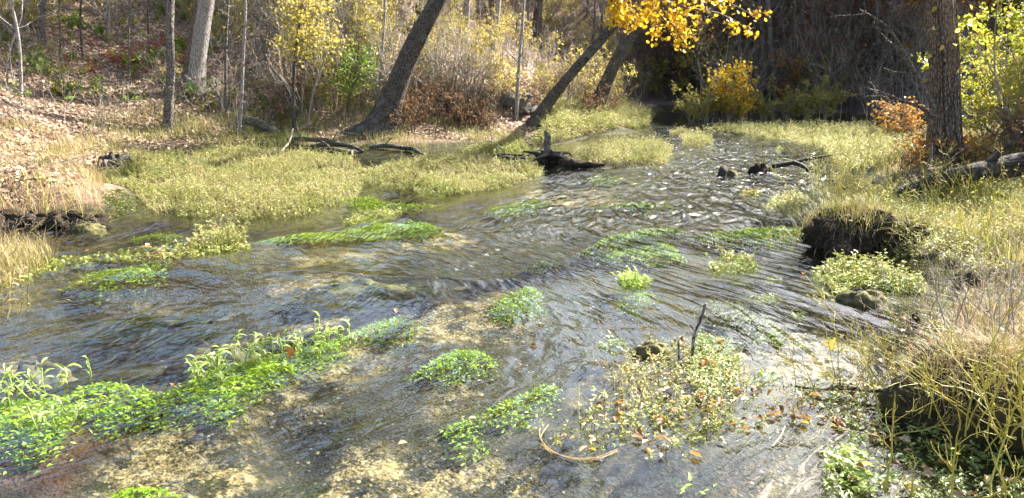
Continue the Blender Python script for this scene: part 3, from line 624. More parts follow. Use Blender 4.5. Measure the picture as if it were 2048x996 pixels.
o = thing("dead_creeper", "russet dead creeper heaped round the foot of the stout vine tree", "plant", b6)
add("stems", [(*tubes(tw, np.linspace(.006, .002, 4)[None], 3), 0)], [M['twig_dark']], o)
add("leaves", [(*stamp(LEAF6, q, leaf_dirs(n, rt), rt.normal(0, 1, (n, 3)), .05, .07), 0)], [M['russet']], o)
# bare grey limbs reaching left from that tree
for lab, pts in (("long bare branch arching towards the water below the vine tree", [(1870, 235), (1845, 215), (1800, 200), (1765, 185), (1735, 177)]),
                 ("bare crooked limb climbing away from the vine tree", [(1868, 215), (1835, 150), (1800, 90), (1770, 45), (1720, 20)])):
    q = resample([at_y(x, y, b6[1] - .3 - .12 * i) for i, (x, y) in enumerate(pts)], 10)
    A, ra = sprout(q[None], np.linspace(.035, .01, 10)[None], 9, .2, 1, .7, .35, 5, .5, .2, .05, rt)
    B, rb = sprout(A, ra, 4, .2, 1, .7, .5, 4, .6, .25, 0, rt)
    add("limb", [(*tubes(q[None], np.linspace(.035, .01, 10)[None], 6), 0), (*tubes(A, ra, 4), 0), (*tubes(B, np.maximum(rb, .003), 3), 0)], [M['bark']], t6)["label"] = lab

# ------------------------------------------------------------------ saplings and hillside trunks one can point to
rs = np.random.default_rng(5)
def sapling(label, pts, wpx, barkm, leaves, leafm, size=.06, box=None, extend=((.05, .1, 1.8), (.1, .2, 3.2)), limbs=9, t0=.25, twigm='twig_grey', name="sapling", group=None, base=None, ll=.22, tmpl=LEAF4):
    P, b = px_path(pts, extend, 18, base=base); w = b[1] / FPX * wpx
    t = bare_tree(name, label, "tree", P, [w, w * .9, w * .75, w * .6, .012], barkm, limbs, t0, ll, 0 if box else leaves, leafm, size, group, 3, twigm, 8, rs, .15, 1.1, .9, tmpl)
    if box:      # foliage gathered where the photograph shows it: twigs from the stem out to each spray
        x0, x1, y0, y1 = box; n = leaves // 14
        c = np.stack([at_y(rs.uniform(x0, x1), rs.uniform(y0, y1), b[1] + rs.normal(0, .45)) for _ in range(n)])
        k = np.clip(np.searchsorted(P[:, 2], c[:, 2] - .35), 1, len(P) - 1); st = P[k]
        tw = np.stack([resample([a, (a + e) / 2 + [0, 0, .08], e], 5) for a, e in zip(st, c)])
        L = size * rs.uniform(.6, 1.3, leaves); q, _ = along(tw, leaves, rs, .45); q = q + rs.normal(0, .11, q.shape)
        add("sprays", [(*tubes(tw, np.linspace(.008, .003, 5)[None], 3), 0)], [M[twigm]], t)
        add("crown", [(*stamp(tmpl, q, leaf_dirs(leaves, rs, -.2), rs.normal(0, .7, (leaves, 3)) + [0, 0, 1], L * .75, L), 0)], [M[leafm]], t)
    return t
sapling("pale leafless sapling on the open leaf-strewn slope near the small trunk", [(40, 196), (42, 130), (36, 60), (20, 0)], 7, 'bark_pale', 0, 'olive')
sapling("thin straight sapling just beyond the thick trunk", [(452, 238), (451, 150), (452, 70), (458, -5)], 6, 'bark', 160, 'olive')
sapling("pale thin sapling rising beside the dark fallen log", [(478, 268), (484, 190), (486, 110), (490, 60), (492, 0)], 6, 'bark_pale', 130, 'olive')
sapling("sapling crowned with a bright yellow spray near top of slope", [(588, 272), (586, 180), (590, 110), (598, 50), (606, 0)], 7, 'bark_dark', 1900, 'yellow', .075, (555, 690, -10, 105))
sapling("forked thin stem leaning among the brush by the yellow sapling", [(612, 258), (628, 170), (655, 105), (668, 40)], 4, 'twig_grey', 120, 'olive')
sapling("sapling with fresh green leaves growing left of the largest leaner", [(690, 235), (700, 190), (712, 140), (718, 100)], 5, 'bark_dark', 900, 'green', .085, (672, 755, 100, 185), ((0, 0, .3),), 5)
rs2 = np.random.default_rng(77)
for i, x in enumerate((15, 120, 165, 215, 260, 300, 520, 545, 650, 760)):
    y = rs2.uniform(60, 215); sapling("thin bare sapling %s" % ("left of the small high trunk", "right of the small high trunk", "among the red seedlings", "midway between small high trunk and slim dark tree", "a little left of the slim dark tree", "just left of the slim dark tree", "above the dark rotting log", "left of the yellow sapling", "right of the yellow sapling", "touching the largest leaner")[i], [(x, y), (x + rs2.normal(0, 5), y - 70), (x + rs2.normal(0, 12), y - 150)], rs2.uniform(3, 5.5), ('bark_pale', 'bark', 'bark_dark')[i % 3], 60, 'olive', .05)
sapling("crooked pale leafless sapling behind the middle leaning trunk", [(1032, 240), (1036, 160), (1042, 80), (1048, 10)], 7, 'bark_pale', 0, 'olive', limbs=14)
sapling("pale upright trunk on the brushy slope above the yellow bushes", [(930, 96), (932, 40), (936, -20)], 14, 'bark_pale', 300, 'yellow', name="slope_tree", extend=((.1, .2, 3), (.1, .3, 6)))
sapling("second pale upright trunk on the brushy slope", [(988, 92), (993, 40), (998, -20)], 13, 'bark_pale', 300, 'olive', name="slope_tree", extend=((.1, .2, 3), (.1, .3, 6)))
sapling("slim grey trunk high on the slope behind the crooked sapling", [(1034, 74), (1034, 30), (1033, -20)], 8, 'bark', 200, 'olive', name="slope_tree", extend=((.1, .2, 3), (.1, .3, 6)))
sapling("dark trunk high on the slope behind the yellow bushes", [(1066, 92), (1074, 50), (1080, -20)], 18, 'bark_dark', 300, 'yellow', name="slope_tree", extend=((.2, .2, 3), (.3, .3, 6)))
sapling("dark trunk behind the top of the largest leaner", [(832, 60), (838, 20), (842, -30)], 16, 'bark_dark', 300, 'yellow', name="slope_tree", extend=((.2, .2, 3), (.3, .3, 6)))

# ------------------------------------------------------------------ shrub kinds, then copies
def shrub(name, label, cat, nst, h, leaves, leafm, size, stemm, spread=.35, group=None, rng=rs, sub=5, lean=.35, tmpl=LEAF4):
    t = thing(name, label, cat, (0, 0, 0), group)
    st = np.column_stack([rng.normal(0, .12, nst), rng.normal(0, .12, nst), np.full(nst, -.05)])
    A = grow(st, np.column_stack([rng.normal(0, lean, (nst, 2)), np.ones(nst)]), h * rng.uniform(.55, 1.1, nst), 6, .14, .03, rng)
    ra = np.linspace(.012, .004, 6)[None] * np.ones((nst, 1)) * (h / 1.6)
    B, rb = sprout(A, ra, sub, .2, 1, .75, .45, 5, .6, .22, .05, rng); D, rd = sprout(B, rb, 3, .2, 1, .7, .5, 4, .7, .25, 0, rng)
    add("stems", [(*tubes(A, ra, 4), 0), (*tubes(B, np.maximum(rb, .003), 3), 0), (*tubes(D, np.maximum(rd, .0025), 3), 0)], [M[stemm]], t)
    if leaves:
        q, _ = along(np.concatenate([B[:, :4], D]), leaves, rng); q = q + rng.normal(0, .03, q.shape); L = size * rng.uniform(.6, 1.35, leaves)
        add("leaves", [(*stamp(tmpl, q, leaf_dirs(leaves, rng, -.1), rng.normal(0, .7, (leaves, 3)) + [0, 0, 1], L * .7, L), 0)], [M[leafm]], t)
    return t
SLOPE = ((120, "near the small high trunk"), (330, "before the slim dark tree"), (480, "by the thick trunk"), (600, "under the yellow sapling"), (720, "by the green sapling"), (850, "behind the largest leaner"), (960, "between largest leaner and pale trunks"), (1050, "behind the crooked sapling"), (1150, "behind the middle leaner"), (9999, "by the farthest leaner"))
WOOD = ((1250, "behind the leaning trunks"), (1380, "above the far bend"), (1460, "behind the bent sapling"), (1530, "behind the golden maple"), (1640, "above the forked driftwood"), (1740, "above the shaded marsh"), (1830, "behind the orange bush"), (1930, "behind the vine tree"), (9999, "beyond the bright bushes"))
THICK = ((1800, "on the stream side"), (1900, "close to the trunk"), (1960, "just past the trunk"), (2020, "midway to the picture edge"), (9999, "at the picture edge"))
def which(base, p, s, where):
    """a label from the thing's size and the landmark it stands by"""
    v = Vector(p) - cam.location; f = v.y * math.cos(PITCH) - v.z * math.sin(PITCH); px = 1024 + FPX * v.x / f; py = 498 - FPX * (v.y * math.sin(PITCH) + v.z * math.cos(PITCH)) / f
    size = "small" if s < .33 else "large" if s > .67 else "middling"
    rank = "" if where is THICK else (", low down" if py > 175 else ", halfway up" if py > 90 else ", high up")
    return size + " " + base + " " + next(t for x, t in where if px < x) + rank
def scatter(proto, spots, smin=.8, smax=1.25, where=None, group=None, rng=rs):
    first = True
    for i, p in enumerate(spots):
        rz = rng.uniform(0, 6.28); s = rng.uniform(smin, smax)
        if first: proto.location = [float(a) for a in p]; proto.rotation_euler = (0, 0, rz); proto.scale = (s,) * 3; first = False; o = proto; base = proto["label"]
        else: o = copy_thing(proto, p, rz, s)
        if where is not None: o["label"] = which(base, p, (s - smin) / (smax - smin), where)
def hill_spots(n, x0, x1, y0, y1, rng=rs, sink=.03):
    """n random ground points seen through a photo window"""
    return [on_ground(rng.uniform(x0, x1), rng.uniform(y0, y1)) - [0, 0, sink] for _ in range(n)]
g = "yellow bushes on the sunny slope"
scatter(shrub("yellow_bush", "airy yellow leaved bush", "bush", 7, 1.7, 720, 'yellow', .055, 'twig_grey', group=g), hill_spots(34, 800, 1260, 0, 225) + hill_spots(10, 560, 800, 0, 150), .7, 1.25, SLOPE)
g = "olive bushes on the sunny slope"
scatter(shrub("olive_bush", "olive leaved bush", "bush", 8, 1.5, 1000, 'olive', .05, 'twig_grey', group=g), hill_spots(34, 600, 1270, 5, 235) + hill_spots(12, 420, 620, 0, 200) + hill_spots(14, 0, 420, 0, 75), .6, 1.2, SLOPE)
g = "leafless brush on the sunny slope"
scatter(shrub("bare_bush", "leafless grey bush", "bush", 9, 1.9, 60, 'brown', .05, 'twig_grey', group=g, sub=6), hill_spots(62, 560, 1300, 0, 240) + hill_spots(8, 430, 640, 0, 230), .7, 1.3, SLOPE)
g = "dry brown bushes at the slope foot"
scatter(shrub("dry_bush", "dry reddish brown bush", "bush", 14, .9, 800, 'brown', .04, 'twig_dark', group=g, sub=5), hill_spots(15, 800, 1060, 195, 262) + hill_spots(6, 1080, 1220, 190, 240) + hill_spots(3, 500, 700, 200, 250), .7, 1.2, SLOPE)
g = "dark thicket bushes behind the largest leaner"
scatter(shrub("dark_bush", "dark twiggy thicket bush", "bush", 18, .85, 120, 'brown', .04, 'twig_dark', group=g, sub=6), hill_spots(9, 830, 1010, 215, 262), .8, 1.2, SLOPE)
g = "low green seedlings on the leafy slope"
scatter(shrub("seedling", "low green seedling", "plant", 6, .42, 90, 'green', .075, 'twig_dark', group=g, sub=3, lean=.6), hill_spots(46, 0, 460, 30, 200) + hill_spots(8, 380, 560, 170, 240), .7, 1.3, SLOPE)
g = "low red seedlings on the leafy slope"
scatter(shrub("red_seedling", "low red leaved seedling", "plant", 5, .4, 70, 'red', .065, 'twig_dark', group=g, sub=3, lean=.6), hill_spots(15, 80, 440, 80, 160), .6, 1.2, SLOPE)
g = "low yellow seedlings on the leafy slope"
scatter(shrub("yellow_seedling", "low yellowing seedling", "plant", 5, .45, 70, 'limey', .07, 'twig_dark', group=g, sub=3, lean=.5), hill_spots(22, 0, 560, 20, 240), .6, 1.2, SLOPE)
g = "dry stalks on the leafy slope"
scatter(shrub("dry_stalk", "thin dry stalk cluster", "plant", 5, .9, 25, 'brown', .04, 'twig_grey', group=g, sub=2, lean=.25), hill_spots(70, 0, 640, 20, 275), .6, 1.3, SLOPE)

# ------------------------------------------------------------------ shaded wood on the far slope
rf_ = np.random.default_rng(8)
def wood_tree(label, h, leaves, leafm, size, group, r=.12, barkm='bark_dark', limbs=16, t0=.18, name="wood_tree", rng=rf_, ll=.3):
    P = resample(np.cumsum(np.vstack([[0, 0, -.2], np.column_stack([rng.normal(0, .12, (6, 2)) * h / 8, np.full(6, h / 6)])]), axis=0), 14)
    return bare_tree(name, label, "tree", P, [2 * r, 1.7 * r, 1.3 * r, .8 * r, .03], barkm, limbs, t0, ll, leaves, leafm, size, group, 3, 'twig_grey', 9, rng, .1, 1.2, .9, LEAF4)
def far_spots(n, x0, x1, y0, y1, rng=rf_):
    out = []
    while len(out) < n:
        x, y = rng.uniform(x0, x1), rng.uniform(y0, y1)
        if sd(FAR, np.array([x]), np.array([y]))[0] > .6: out.append(np.array([x, y, g1(x, y) - .05]))
    return out
scatter(wood_tree("tall leafless shaded tree", 10, 0, 'brown', .1, "leafless trees in the far wood", .11, 'bark', limbs=22), far_spots(26, 11, 42, 30, 52) + far_spots(8, -4, 8, 33, 44) + hill_spots(16, 1440, 1860, 20, 215, rf_), .6, 1.0, WOOD)
scatter(wood_tree("thin grey leafless tree", 6.5, 60, 'brown', .09, "thin trees in the far wood", .05, 'bark', 20, .12), far_spots(36, 9, 38, 27, 46) + far_spots(12, -4, 9, 32, 42) + hill_spots(10, 1260, 1420, 60, 215, rf_) + hill_spots(40, 1430, 1880, 20, 228, rf_), .7, 1.2, WOOD)
scatter(wood_tree("dense brown crowned tree added for shade", 12, 5200, 'brown', .22, "dense trees added to shade the far wood", .16, limbs=20, t0=.5, ll=.36), far_spots(8, 22, 52, 31, 52), .55, .85, WOOD)  # unseen crowns added to keep the sun off the far slope
scatter(wood_tree("olive leaved shaded tree", 7, 1800, 'olive', .14, "olive trees in the far wood", .07, limbs=18), far_spots(26, 9, 34, 28, 44), .7, 1.2, WOOD)
scatter(wood_tree("red leaved shaded tree", 6, 2200, 'red', .14, "red trees in the far wood", .06, limbs=18), far_spots(3, 12, 26, 33, 42), .7, 1.1, WOOD)
scatter(shrub("shade_bush", "dull green shaded bush", "bush", 9, 1.6, 900, 'green', .09, 'twig_dark', group="green bushes on the far slope", rng=rf_), far_spots(22, 8, 30, 27, 36), .7, 1.2, WOOD)
scatter(shrub("twig_thicket", "leafless grey shaded thicket", "bush", 12, 2.2, 80, 'brown', .07, 'twig_grey', group="thickets on the far slope", rng=rf_, sub=7), far_spots(24, 2, 34, 26.5, 38) + hill_spots(46, 1420, 1880, 10, 230, rf_), .7, 1.3, WOOD)
scatter(shrub("rust_bush", "rusty leaved shaded bush", "bush", 10, 2.4, 1500, 'russet', .10, 'twig_dark', group="rusty bushes on the far slope", rng=rf_), far_spots(22, 9, 30, 28, 40), .7, 1.3, WOOD)
scatter(shrub("crimson_bush", "crimson leaved shaded bush", "bush", 8, 3.2, 620, 'red', .10, 'twig_dark', group="crimson bushes on the far slope", rng=rf_), [on_ground(x, y) for x, y in ((1625, 120), (1660, 105), (1690, 130), (1720, 110), (1752, 135), (1645, 140), (1785, 120), (1560, 100))], .7, 1.2, WOOD)
scatter(shrub("ochre_bush", "dull ochre shaded bush", "bush", 9, 2.2, 1300, 'olive', .10, 'twig_dark', group="ochre bushes on the far slope", rng=rf_), far_spots(26, 8.6, 30, 27, 38) + hill_spots(12, 1280, 1440, 40, 232, rf_), .7, 1.3, WOOD)
scatter(shrub("dark_thicket", "dark leafless shaded thicket", "bush", 12, 2.4, 60, 'brown', .08, 'twig_dark', group="dark thickets on the far slope", rng=rf_, sub=7), far_spots(20, 8.6, 32, 27, 38) + hill_spots(36, 1440, 1880, 30, 230, rf_) + hill_spots(26, 1265, 1440, 20, 232, rf_), .7, 1.3, WOOD)
# tall crowns above the sunny slope, behind the top of the picture
scatter(wood_tree("tall brown crowned hill tree", 12, 4200, 'brown', .2, "tall trees on top of the sunny slope", .14, limbs=20, t0=.35, ll=.36), [np.array([x, y, g1(x, y) - .05]) for x, y in ((-20, 24), (-16.5, 26.5), (-13, 24.5), (-10.5, 28), (-7.5, 26), (-5, 29.5), (-2.5, 27), (-.5, 31), (-23, 19), (-15, 31), (-8.5, 33), (-19, 20.5))], .8, 1.2, SLOPE)
scatter(shrub("edge_bush", "yellow olive waterside bush", "bush", 10, 1.2, 1000, 'olive', .07, 'twig_grey', group="bushes where the far slope meets the stream", rng=rf_), [on_ground(x, y) for x, y in ((1385, 246), (1415, 244), (1450, 243), (1490, 240), (1530, 240), (1575, 238), (1620, 240), (1660, 238))], .7, 1.2, WOOD)
sapling("small golden maple standing at the water end of the far wood", [(1475, 242), (1474, 200), (1470, 160), (1462, 120)], 6, 'bark_dark', 1300, 'gold', .11, (1410, 510 + 1000, 128, 215), ((.1, 0, .6),), 8, name="maple")
sapling("dark bent sapling leaning left beside the small golden maple", [(1446, 240), (1440, 215), (1420, 190), (1400, 160), (1392, 110)], 7, 'bark_dark', 150, 'russet', limbs=12)
sapling("orange bush at the edge of shade left of the vine tree", [(1802, 272), (1800, 250), (1805, 225), (1810, 200)], 4, 'bark_dark', 1500, 'russet', .085, (1752, 1850, 200, 285), ((0, 0, .2),), 8, name="orange_bush")

# ------------------------------------------------------------------ sunny thicket on the right bank
rr_ = np.random.default_rng(9)
g = "bright leafy bushes beside the vine tree"
spots = [np.array([x, y, g1(x, y)]) for x, y in ((8.5, 12.6), (9.1, 13.4), (9.6, 12.4), (9.5, 15.2), (9.8, 14.6), (10.6, 13.6), (10.6, 16.2), (11.4, 15.0), (11.8, 17.2), (10.2, 11.6))]
scatter(shrub("lime_bush", "bright lime bush right of the vine tree", "bush", 9, 2.6, 2600, 'limey', .07, 'twig_grey', group=g, rng=rr_), spots, .8, 1.25, THICK)
scatter(shrub("arching_bush", "arching grey stem tangle near the vine tree", "bush", 14, 2.6, 150, 'yellow', .06, 'twig_grey', group="arching stems beside the vine tree", rng=rr_, sub=5), [s + [.2, -.6, 0] for s in spots[:7]], .7, 1.2, THICK)
scatter(shrub("undergrowth_bush", "brown undergrowth bush below the lime bushes", "bush", 14, 1.0, 500, 'brown', .05, 'twig_dark', group="undergrowth beside the vine tree", rng=rr_, sub=5), [np.array([x, y, g1(x, y)]) for x, y in ((8.0, 12.2), (8.6, 11.6), (9.2, 12.), (7.9, 11.5), (9.6, 11.2), (7.6, 13.6))], .8, 1.2, THICK)

# ------------------------------------------------------------------ ground cover
rm = np.random.default_rng(21)
def cover(name, label, pts, h, parts_mat, nl=8, ll=.04, lean=.35, r=.0035, t0=.2, lw=.34, droop=.1):
    s, l = herb(pts, h, lean, nl, ll, lw, r, rm, t0, droop=droop)
    o = link(name, mk_mesh(name, [(*s, 0), (*l, 1)], [M['stem'], M[parts_mat]])); tag(o, label, "plants", None, "stuff"); return o
def dens(P, per): return inpoly(P, int(area(P) * per), rm)
def noisy(P2, f, s, keep=0.0):
    """thin points by a patchy field"""
    return P2[wob(P2[:, 0], P2[:, 1], f, s) + rm.normal(0, .35, len(P2)) > keep]
def hgt(P2, lo, hi, f=1.7, s=40): return lo + (hi - lo) * np.clip(.5 + .32 * wob(P2[:, 0], P2[:, 1], f, s) + .38 * wob(P2[:, 0], P2[:, 1], 6.5, s + 100), 0, 1.25)
def edge_h(P2, poly_, lo, hi, soft=.5, s=40): return hgt(P2, lo, hi, 1.7, s) * (.62 + .38 * sm(sd(poly_, P2[:, 0], P2[:, 1]) / soft))
cover_in = lambda k, per: dens(MATS[k], per)
q = noisy(cover_in('big', 470), 3.4, 81, -.55); q = q[~((sd(poly([(700, 352), (640, 345), (620, 335), (700, 330)]), q[:, 0], q[:, 1]) > 0))]
cover("marsh_plants", "broad straw yellow mat of marsh plants in front of the sunny slope", at_ground(q), edge_h(q, MATS['big'], .07, .27), 'marsh', 10, .032)
q = noisy(noisy(cover_in('middle', 430), 1.9, 44, -.6), 4.6, 82, -.8)
cover("marsh_plants", "narrow straw yellow marsh mat reaching out to the old stump", at_ground(q), edge_h(q, MATS['middle'], .07, .25, .4, 41), 'marsh', 10, .032)
q = cover_in('farleft', 220); q2 = inpoly(poly([(1090, 285), (1180, 268), (1290, 247), (1300, 240), (1230, 232), (1170, 240), (1080, 262)]), 4200, rm); q = np.vstack([q, q2])
cover("bank_plants", "tall yellow herbs along the sunny bank above the far channel", at_ground(q), hgt(q, .16, .42, 1.2, 43), 'marsh', 10, .055)
q = cover_in('farright', 170); q = np.vstack([q, inpoly(poly([(1640, 300), (1700, 290), (1880, 300), (1880, 345), (1690, 342)]), 1600, rm)])
cover("marsh_plants", "wide yellow green marsh on the shaded side of the far channel", at_ground(q), hgt(q, .07, .26, 1.1, 45), 'marsh', 9, .045)
q = noisy(cover_in('rightbank', 400), 4.2, 83, -.6)
cover("marsh_plants", "bright yellow marsh herbs between the root hummock and the big fallen log", at_ground(q), hgt(q, .06, .26, 1.6, 46), 'marsh', 8, .04)
q = inpoly(poly([(900, 305), (980, 290), (1040, 282), (1060, 300), (1120, 303), (1060, 318)]), 700, rm)
cover("marsh_plants", "loose green herbs behind the driftwood twigs by the old stump", at_ground(q), hgt(q, .08, .22, 2, 47), 'marsh_green', 8, .04)
# bankside grass between slope and marsh
def grass_cover(name, label, P2, lo, hi, mt, w=.006, lean=.5, S=4, seed=50):
    O = at_ground(P2); h = hgt(P2, lo, hi, 1.5, seed) * rm.uniform(.5, 1.2, len(O)); a = rm.uniform(0, 6.28, len(O))
    ln = np.stack([np.cos(a), np.sin(a), 0 * a], -1) * (lean * h * rm.uniform(.2, 1.3, len(O)))[:, None]
    o = link(name, mk_mesh(name, [(*blades(O, h, ln, np.full(len(O), w) * rm.uniform(.7, 1.4, len(O)), S), 0)], [M[mt]])); tag(o, label, "grass", None, "stuff"); return o
bank = poly([(185, 385), (200, 335), (300, 305), (480, 300), (640, 300), (860, 300), (1040, 285), (1040, 262), (900, 262), (700, 268), (560, 278), (420, 282), (300, 285), (190, 300), (120, 330), (60, 360)])
q = noisy(inpoly(bank, 16000, rm), 1.4, 51, -.25)
grass_cover("bank_grass", "dry yellow grass along the foot of the sunny slope", q, .12, .34, 'grass', .008)
q = noisy(inpoly(poly([(340, 300), (420, 282), (560, 272), (640, 280), (620, 300), (480, 305)]), 5000, rm), 2.2, 52, .1)
grass_cover("green_grass", "arching green grass tufts below the dark fallen log", q, .15, .36, 'grass_green', .008, .8)
q = inpoly(poly([(-80, 452), (60, 448), (200, 440), (215, 385), (170, 320), (60, 320), (-80, 350)]), 11000, rm)
grass_cover("tall_grass", "tall tan grass on the low hummock at the sunny bank", noisy(q[:8000], 2.6, 57, -.1), .10, .44, 'grass_tan', .006, .8, 5)
q = inpoly(np.array([[5.6, 11.2], [6.2, 12.8], [7., 14.9], [9.5, 17.6], [12, 20], [14, 19], [10, 14], [9.5, 11], [8, 9.5], [6, 9.5]]), 11000, rm)
grass_cover("bank_grass", "dry grass around the big fallen log and the vine tree", q, .12, .4, 'grass', .008, .5, 4, 53)
q = inpoly(np.array([[4.9, 9.6], [5.6, 9.6], [7.5, 9.8], [8.5, 8], [7, 6], [5.2, 5.6], [4.6, 6.6]]), 9000, rm)
grass_cover("bank_grass", "pale dry grass on the flat bank below the big fallen log", q, .12, .36, 'grass', .007, .6, 4, 54)
q = inpoly(np.array([[3.1, 5.2], [4.2, 6.6], [5.2, 6.8], [7.2, 6.2], [6, 4], [3.4, 3.4], [2.6, 3.9]]), 8000, rm)
grass_cover("straw_grass", "matted straw grass on the near bank round the mossy mound", q, .08, .30, 'grass_tan', .006, .9, 4, 58)
q = np.vstack([noisy(cover_in('big', 120), 2.4, 91, .1), noisy(cover_in('middle', 120), 2.4, 92, .1), noisy(cover_in('island', 120), 2.4, 93, -.2)])
grass_cover("marsh_grass", "tan grass blades mixed through the marsh mats", q, .12, .34, 'grass_tan', .006, .6, 4, 59)
# leaf litter over the slope
W = np.vstack([inpoly(np.array([[-16, 9], [-6.6, 9.5], [-5.9, 10.5], [-7.4, 13], [-7.6, 16.2], [-5.5, 17.4], [0, 17.9], [3, 21.5], [4.4, 25], [3, 30], [-8, 30], [-20, 27]]), 90000, rm),
               inpoly(np.array([[6., 10], [7.3, 14], [10, 17], [16, 19], [16, 10], [9, 6], [4.8, 5.5]]), 12000, rm)])
n = len(W); O = np.column_stack([W, gz(W) + rm.uniform(.004, .035, n)])
e = .25; nrmv = nrm(np.column_stack([-(gz(W + [e, 0]) - gz(W - [e, 0])) / (2 * e), -(gz(W + [0, e]) - gz(W - [0, e])) / (2 * e), np.ones(n)]))
d = rm.normal(0, 1, (n, 3)) * [1, 1, .3]; d = d - nrmv * (d * nrmv).sum(1, keepdims=True); L = .085 * rm.uniform(.5, 1.4, n)
tag(link("leaf_litter", mk_mesh("leaf_litter", [(*stamp(LEAF4, O, d + rm.normal(0, .18, (n, 3)), nrmv + rm.normal(0, .35, (n, 3)), L * rm.uniform(.5, .9, n), L, L * rm.uniform(-2, 3, n)), 0)], [M['litter']])), "tan and pink brown fallen leaves carpeting the slopes", "leaf litter", None, "stuff")
# twigs lying in the litter
n = 500; W = inpoly(np.array([[-14, 10], [-7, 11], [-7.4, 16.4], [-5, 17.6], [0, 18.2], [3.4, 23], [2, 26], [-10, 25], [-16, 22]]), n, rm)
st = np.column_stack([W, gz(W) + .05]); dirs = np.column_stack([rm.normal(0, 1, (n, 2)), rm.normal(.1, .15, n)])
tag(link("fallen_twigs", mk_mesh("fallen_twigs", [(*tubes(grow(st, dirs, rm.uniform(.3, 1.2, n), 5, .15, .02, rm), np.linspace(.008, .003, 5)[None], 3), 0)], [M['twig_grey']])), "thin grey twigs lying about in the leaf litter", "twigs", None, "stuff")
# pebbles on the bed
n = 2200; W = np.vstack([inpoly(P, int(n * area(P) / sum(area(Q) for Q in SANDS)), rm) for P in SANDS] + [inpoly(poly([(100, 996), (300, 620), (900, 560), (1600, 640), (1650, 996)]), 900, rm)])
n = len(W); ico_v = nrm(np.array([[1, 0, 0], [-1, 0, 0], [0, 1, 0], [0, -1, 0], [0, 0, .7], [0, 0, -.7], [.7, .7, .1], [-.7, .7, .1], [.7, -.7, .1], [-.7, -.7, .1]])) * .5
ico_f = np.array([[0, 6, 4], [6, 2, 4], [2, 7, 4], [7, 1, 4], [1, 9, 4], [9, 3, 4], [3, 8, 4], [8, 0, 4]])
s_ = np.abs(rm.normal(0, 1, n)) * .012 + .008
tag(link("pebbles", mk_mesh("pebbles", [(*stamp((ico_v, ico_f), np.column_stack([W, gz(W)]), rm.normal(0, 1, (n, 3)) * [1, 1, .1], np.array([[0, 0, 1.]]) + 0 * W[:, :1], s_ * rm.uniform(.7, 1.4, n), s_, s_ * .7), 0)], [M['pebble']], True)), "tan pebbles scattered on the sandy stream bed", "pebbles", None, "stuff")

# ------------------------------------------------------------------ separate clumps of emergent plants
def clump(label, pxpoly, per, h, mt='marsh', nl=9, ll=.04, name="marsh_clump", lean=.45, extra=None, z=None, lw=.34, group=None, droop=.1, big=None):
    P = poly(pxpoly); n = max(12, int(area(P) * per)); q = inpoly(P, n, rm); O = at_ground(q, -.05 if z is None else z)
    c = np.array([*P.mean(0), 0.0]); t = thing(name, label, "plant", c, group)
    s, l = herb(O, edge_h(q, P, h * .5, h * 1.2, .25, 60), lean, nl, ll, lw, .003, rm, .15, droop=droop, leaf=LANCE if big else LEAF4)
    add("stems", [(*s, 0)], [M['stem']], t)["kind"] = "stuff"; add("leaves", [(*l, 0)], [M[mt]], t)["kind"] = "stuff"; return t
clump("straw coloured clump rising at the tip of the low spit", [(375, 492), (400, 470), (440, 465), (478, 478), (500, 488), (470, 497), (400, 500)], 620, .26, lean=.3)
q = cover_in('spit', 420); s, l = herb(at_ground(q, -.03), edge_h(q, MATS['spit'], .02, .09, .2, 61), .6, 8, .032, .5, .003, rm, .1)
tag(link("spit_plants", mk_mesh("spit_plants", [(*s, 0), (*l, 1)], [M['stem'], M['marsh_green']])), "low green creeping plants along the narrow spit", "plants", None, "stuff")
q = inpoly(poly([(-80, 600), (-60, 520), (60, 500), (120, 510), (70, 545), (0, 575)]), 1300, rm)
grass_cover("spit_grass", "orange tan grass where the spit meets the bank edge", q, .12, .42, 'grass_tan', .006, .6, 5, 55)
clump("leafy strip of plants trailing in the water off the broad marsh mat", [(682, 446), (720, 428), (790, 416), (822, 414), (800, 430), (750, 446), (700, 450)], 420, .15, 'marsh_green')
clump("green clump jutting from the front of the narrow marsh mat", [(835, 390), (850, 372), (905, 372), (930, 385), (880, 394)], 420, .26, 'marsh_green', lean=.35)
t = clump("grassy yellow island cover upstream of the old stump", [(1150, 330), (1150, 304), (1230, 294), (1335, 293), (1345, 300), (1330, 328), (1230, 331)], 330, .24)
clump("small round yellow marsh tuft standing in the open channel", [(1362, 292), (1372, 278), (1415, 276), (1428, 288), (1400, 296)], 330, .3)
clump("faint thin plants above the small round tuft", [(1335, 268), (1350, 258), (1385, 262), (1375, 272)], 200, .2)
clump("tiny green plants behind the forked driftwood branch", [(1545, 298), (1556, 290), (1568, 296), (1560, 302)], 300, .1, 'marsh_green')
clump("low yellow clump with reddish twig in the riffle near the root hummock", [(1525, 418), (1545, 396), (1590, 388), (1618, 396), (1612, 416), (1570, 422)], 420, .2)
clump("dark green tuft in the riffle upstream of the low yellow clump", [(1484, 388), (1490, 378), (1525, 376), (1530, 386), (1505, 392)], 420, .13, 'olive')
clump("rounded leafy clump standing alone in the riffle", [(1425, 548), (1428, 520), (1460, 510), (1510, 520), (1522, 538), (1480, 552)], 700, .17, 'marsh_green', 11, .036)
clump("small sprig of leaves just downstream of the rounded leafy clump", [(1530, 562), (1535, 552), (1560, 552), (1562, 562)], 700, .08, 'marsh_green', 9, .03)
clump("yellow rosette with orange leaf in mid stream", [(1508, 598), (1512, 588), (1548, 586), (1566, 594), (1540, 602)], 700, .09, 'marsh_green', 8, .05, lean=.8)
clump("flat pale green sprig near the yellow rosette", [(1570, 628), (1580, 620), (1606, 622), (1600, 632)], 700, .06, 'duckweed', 9, .035, lean=.8)
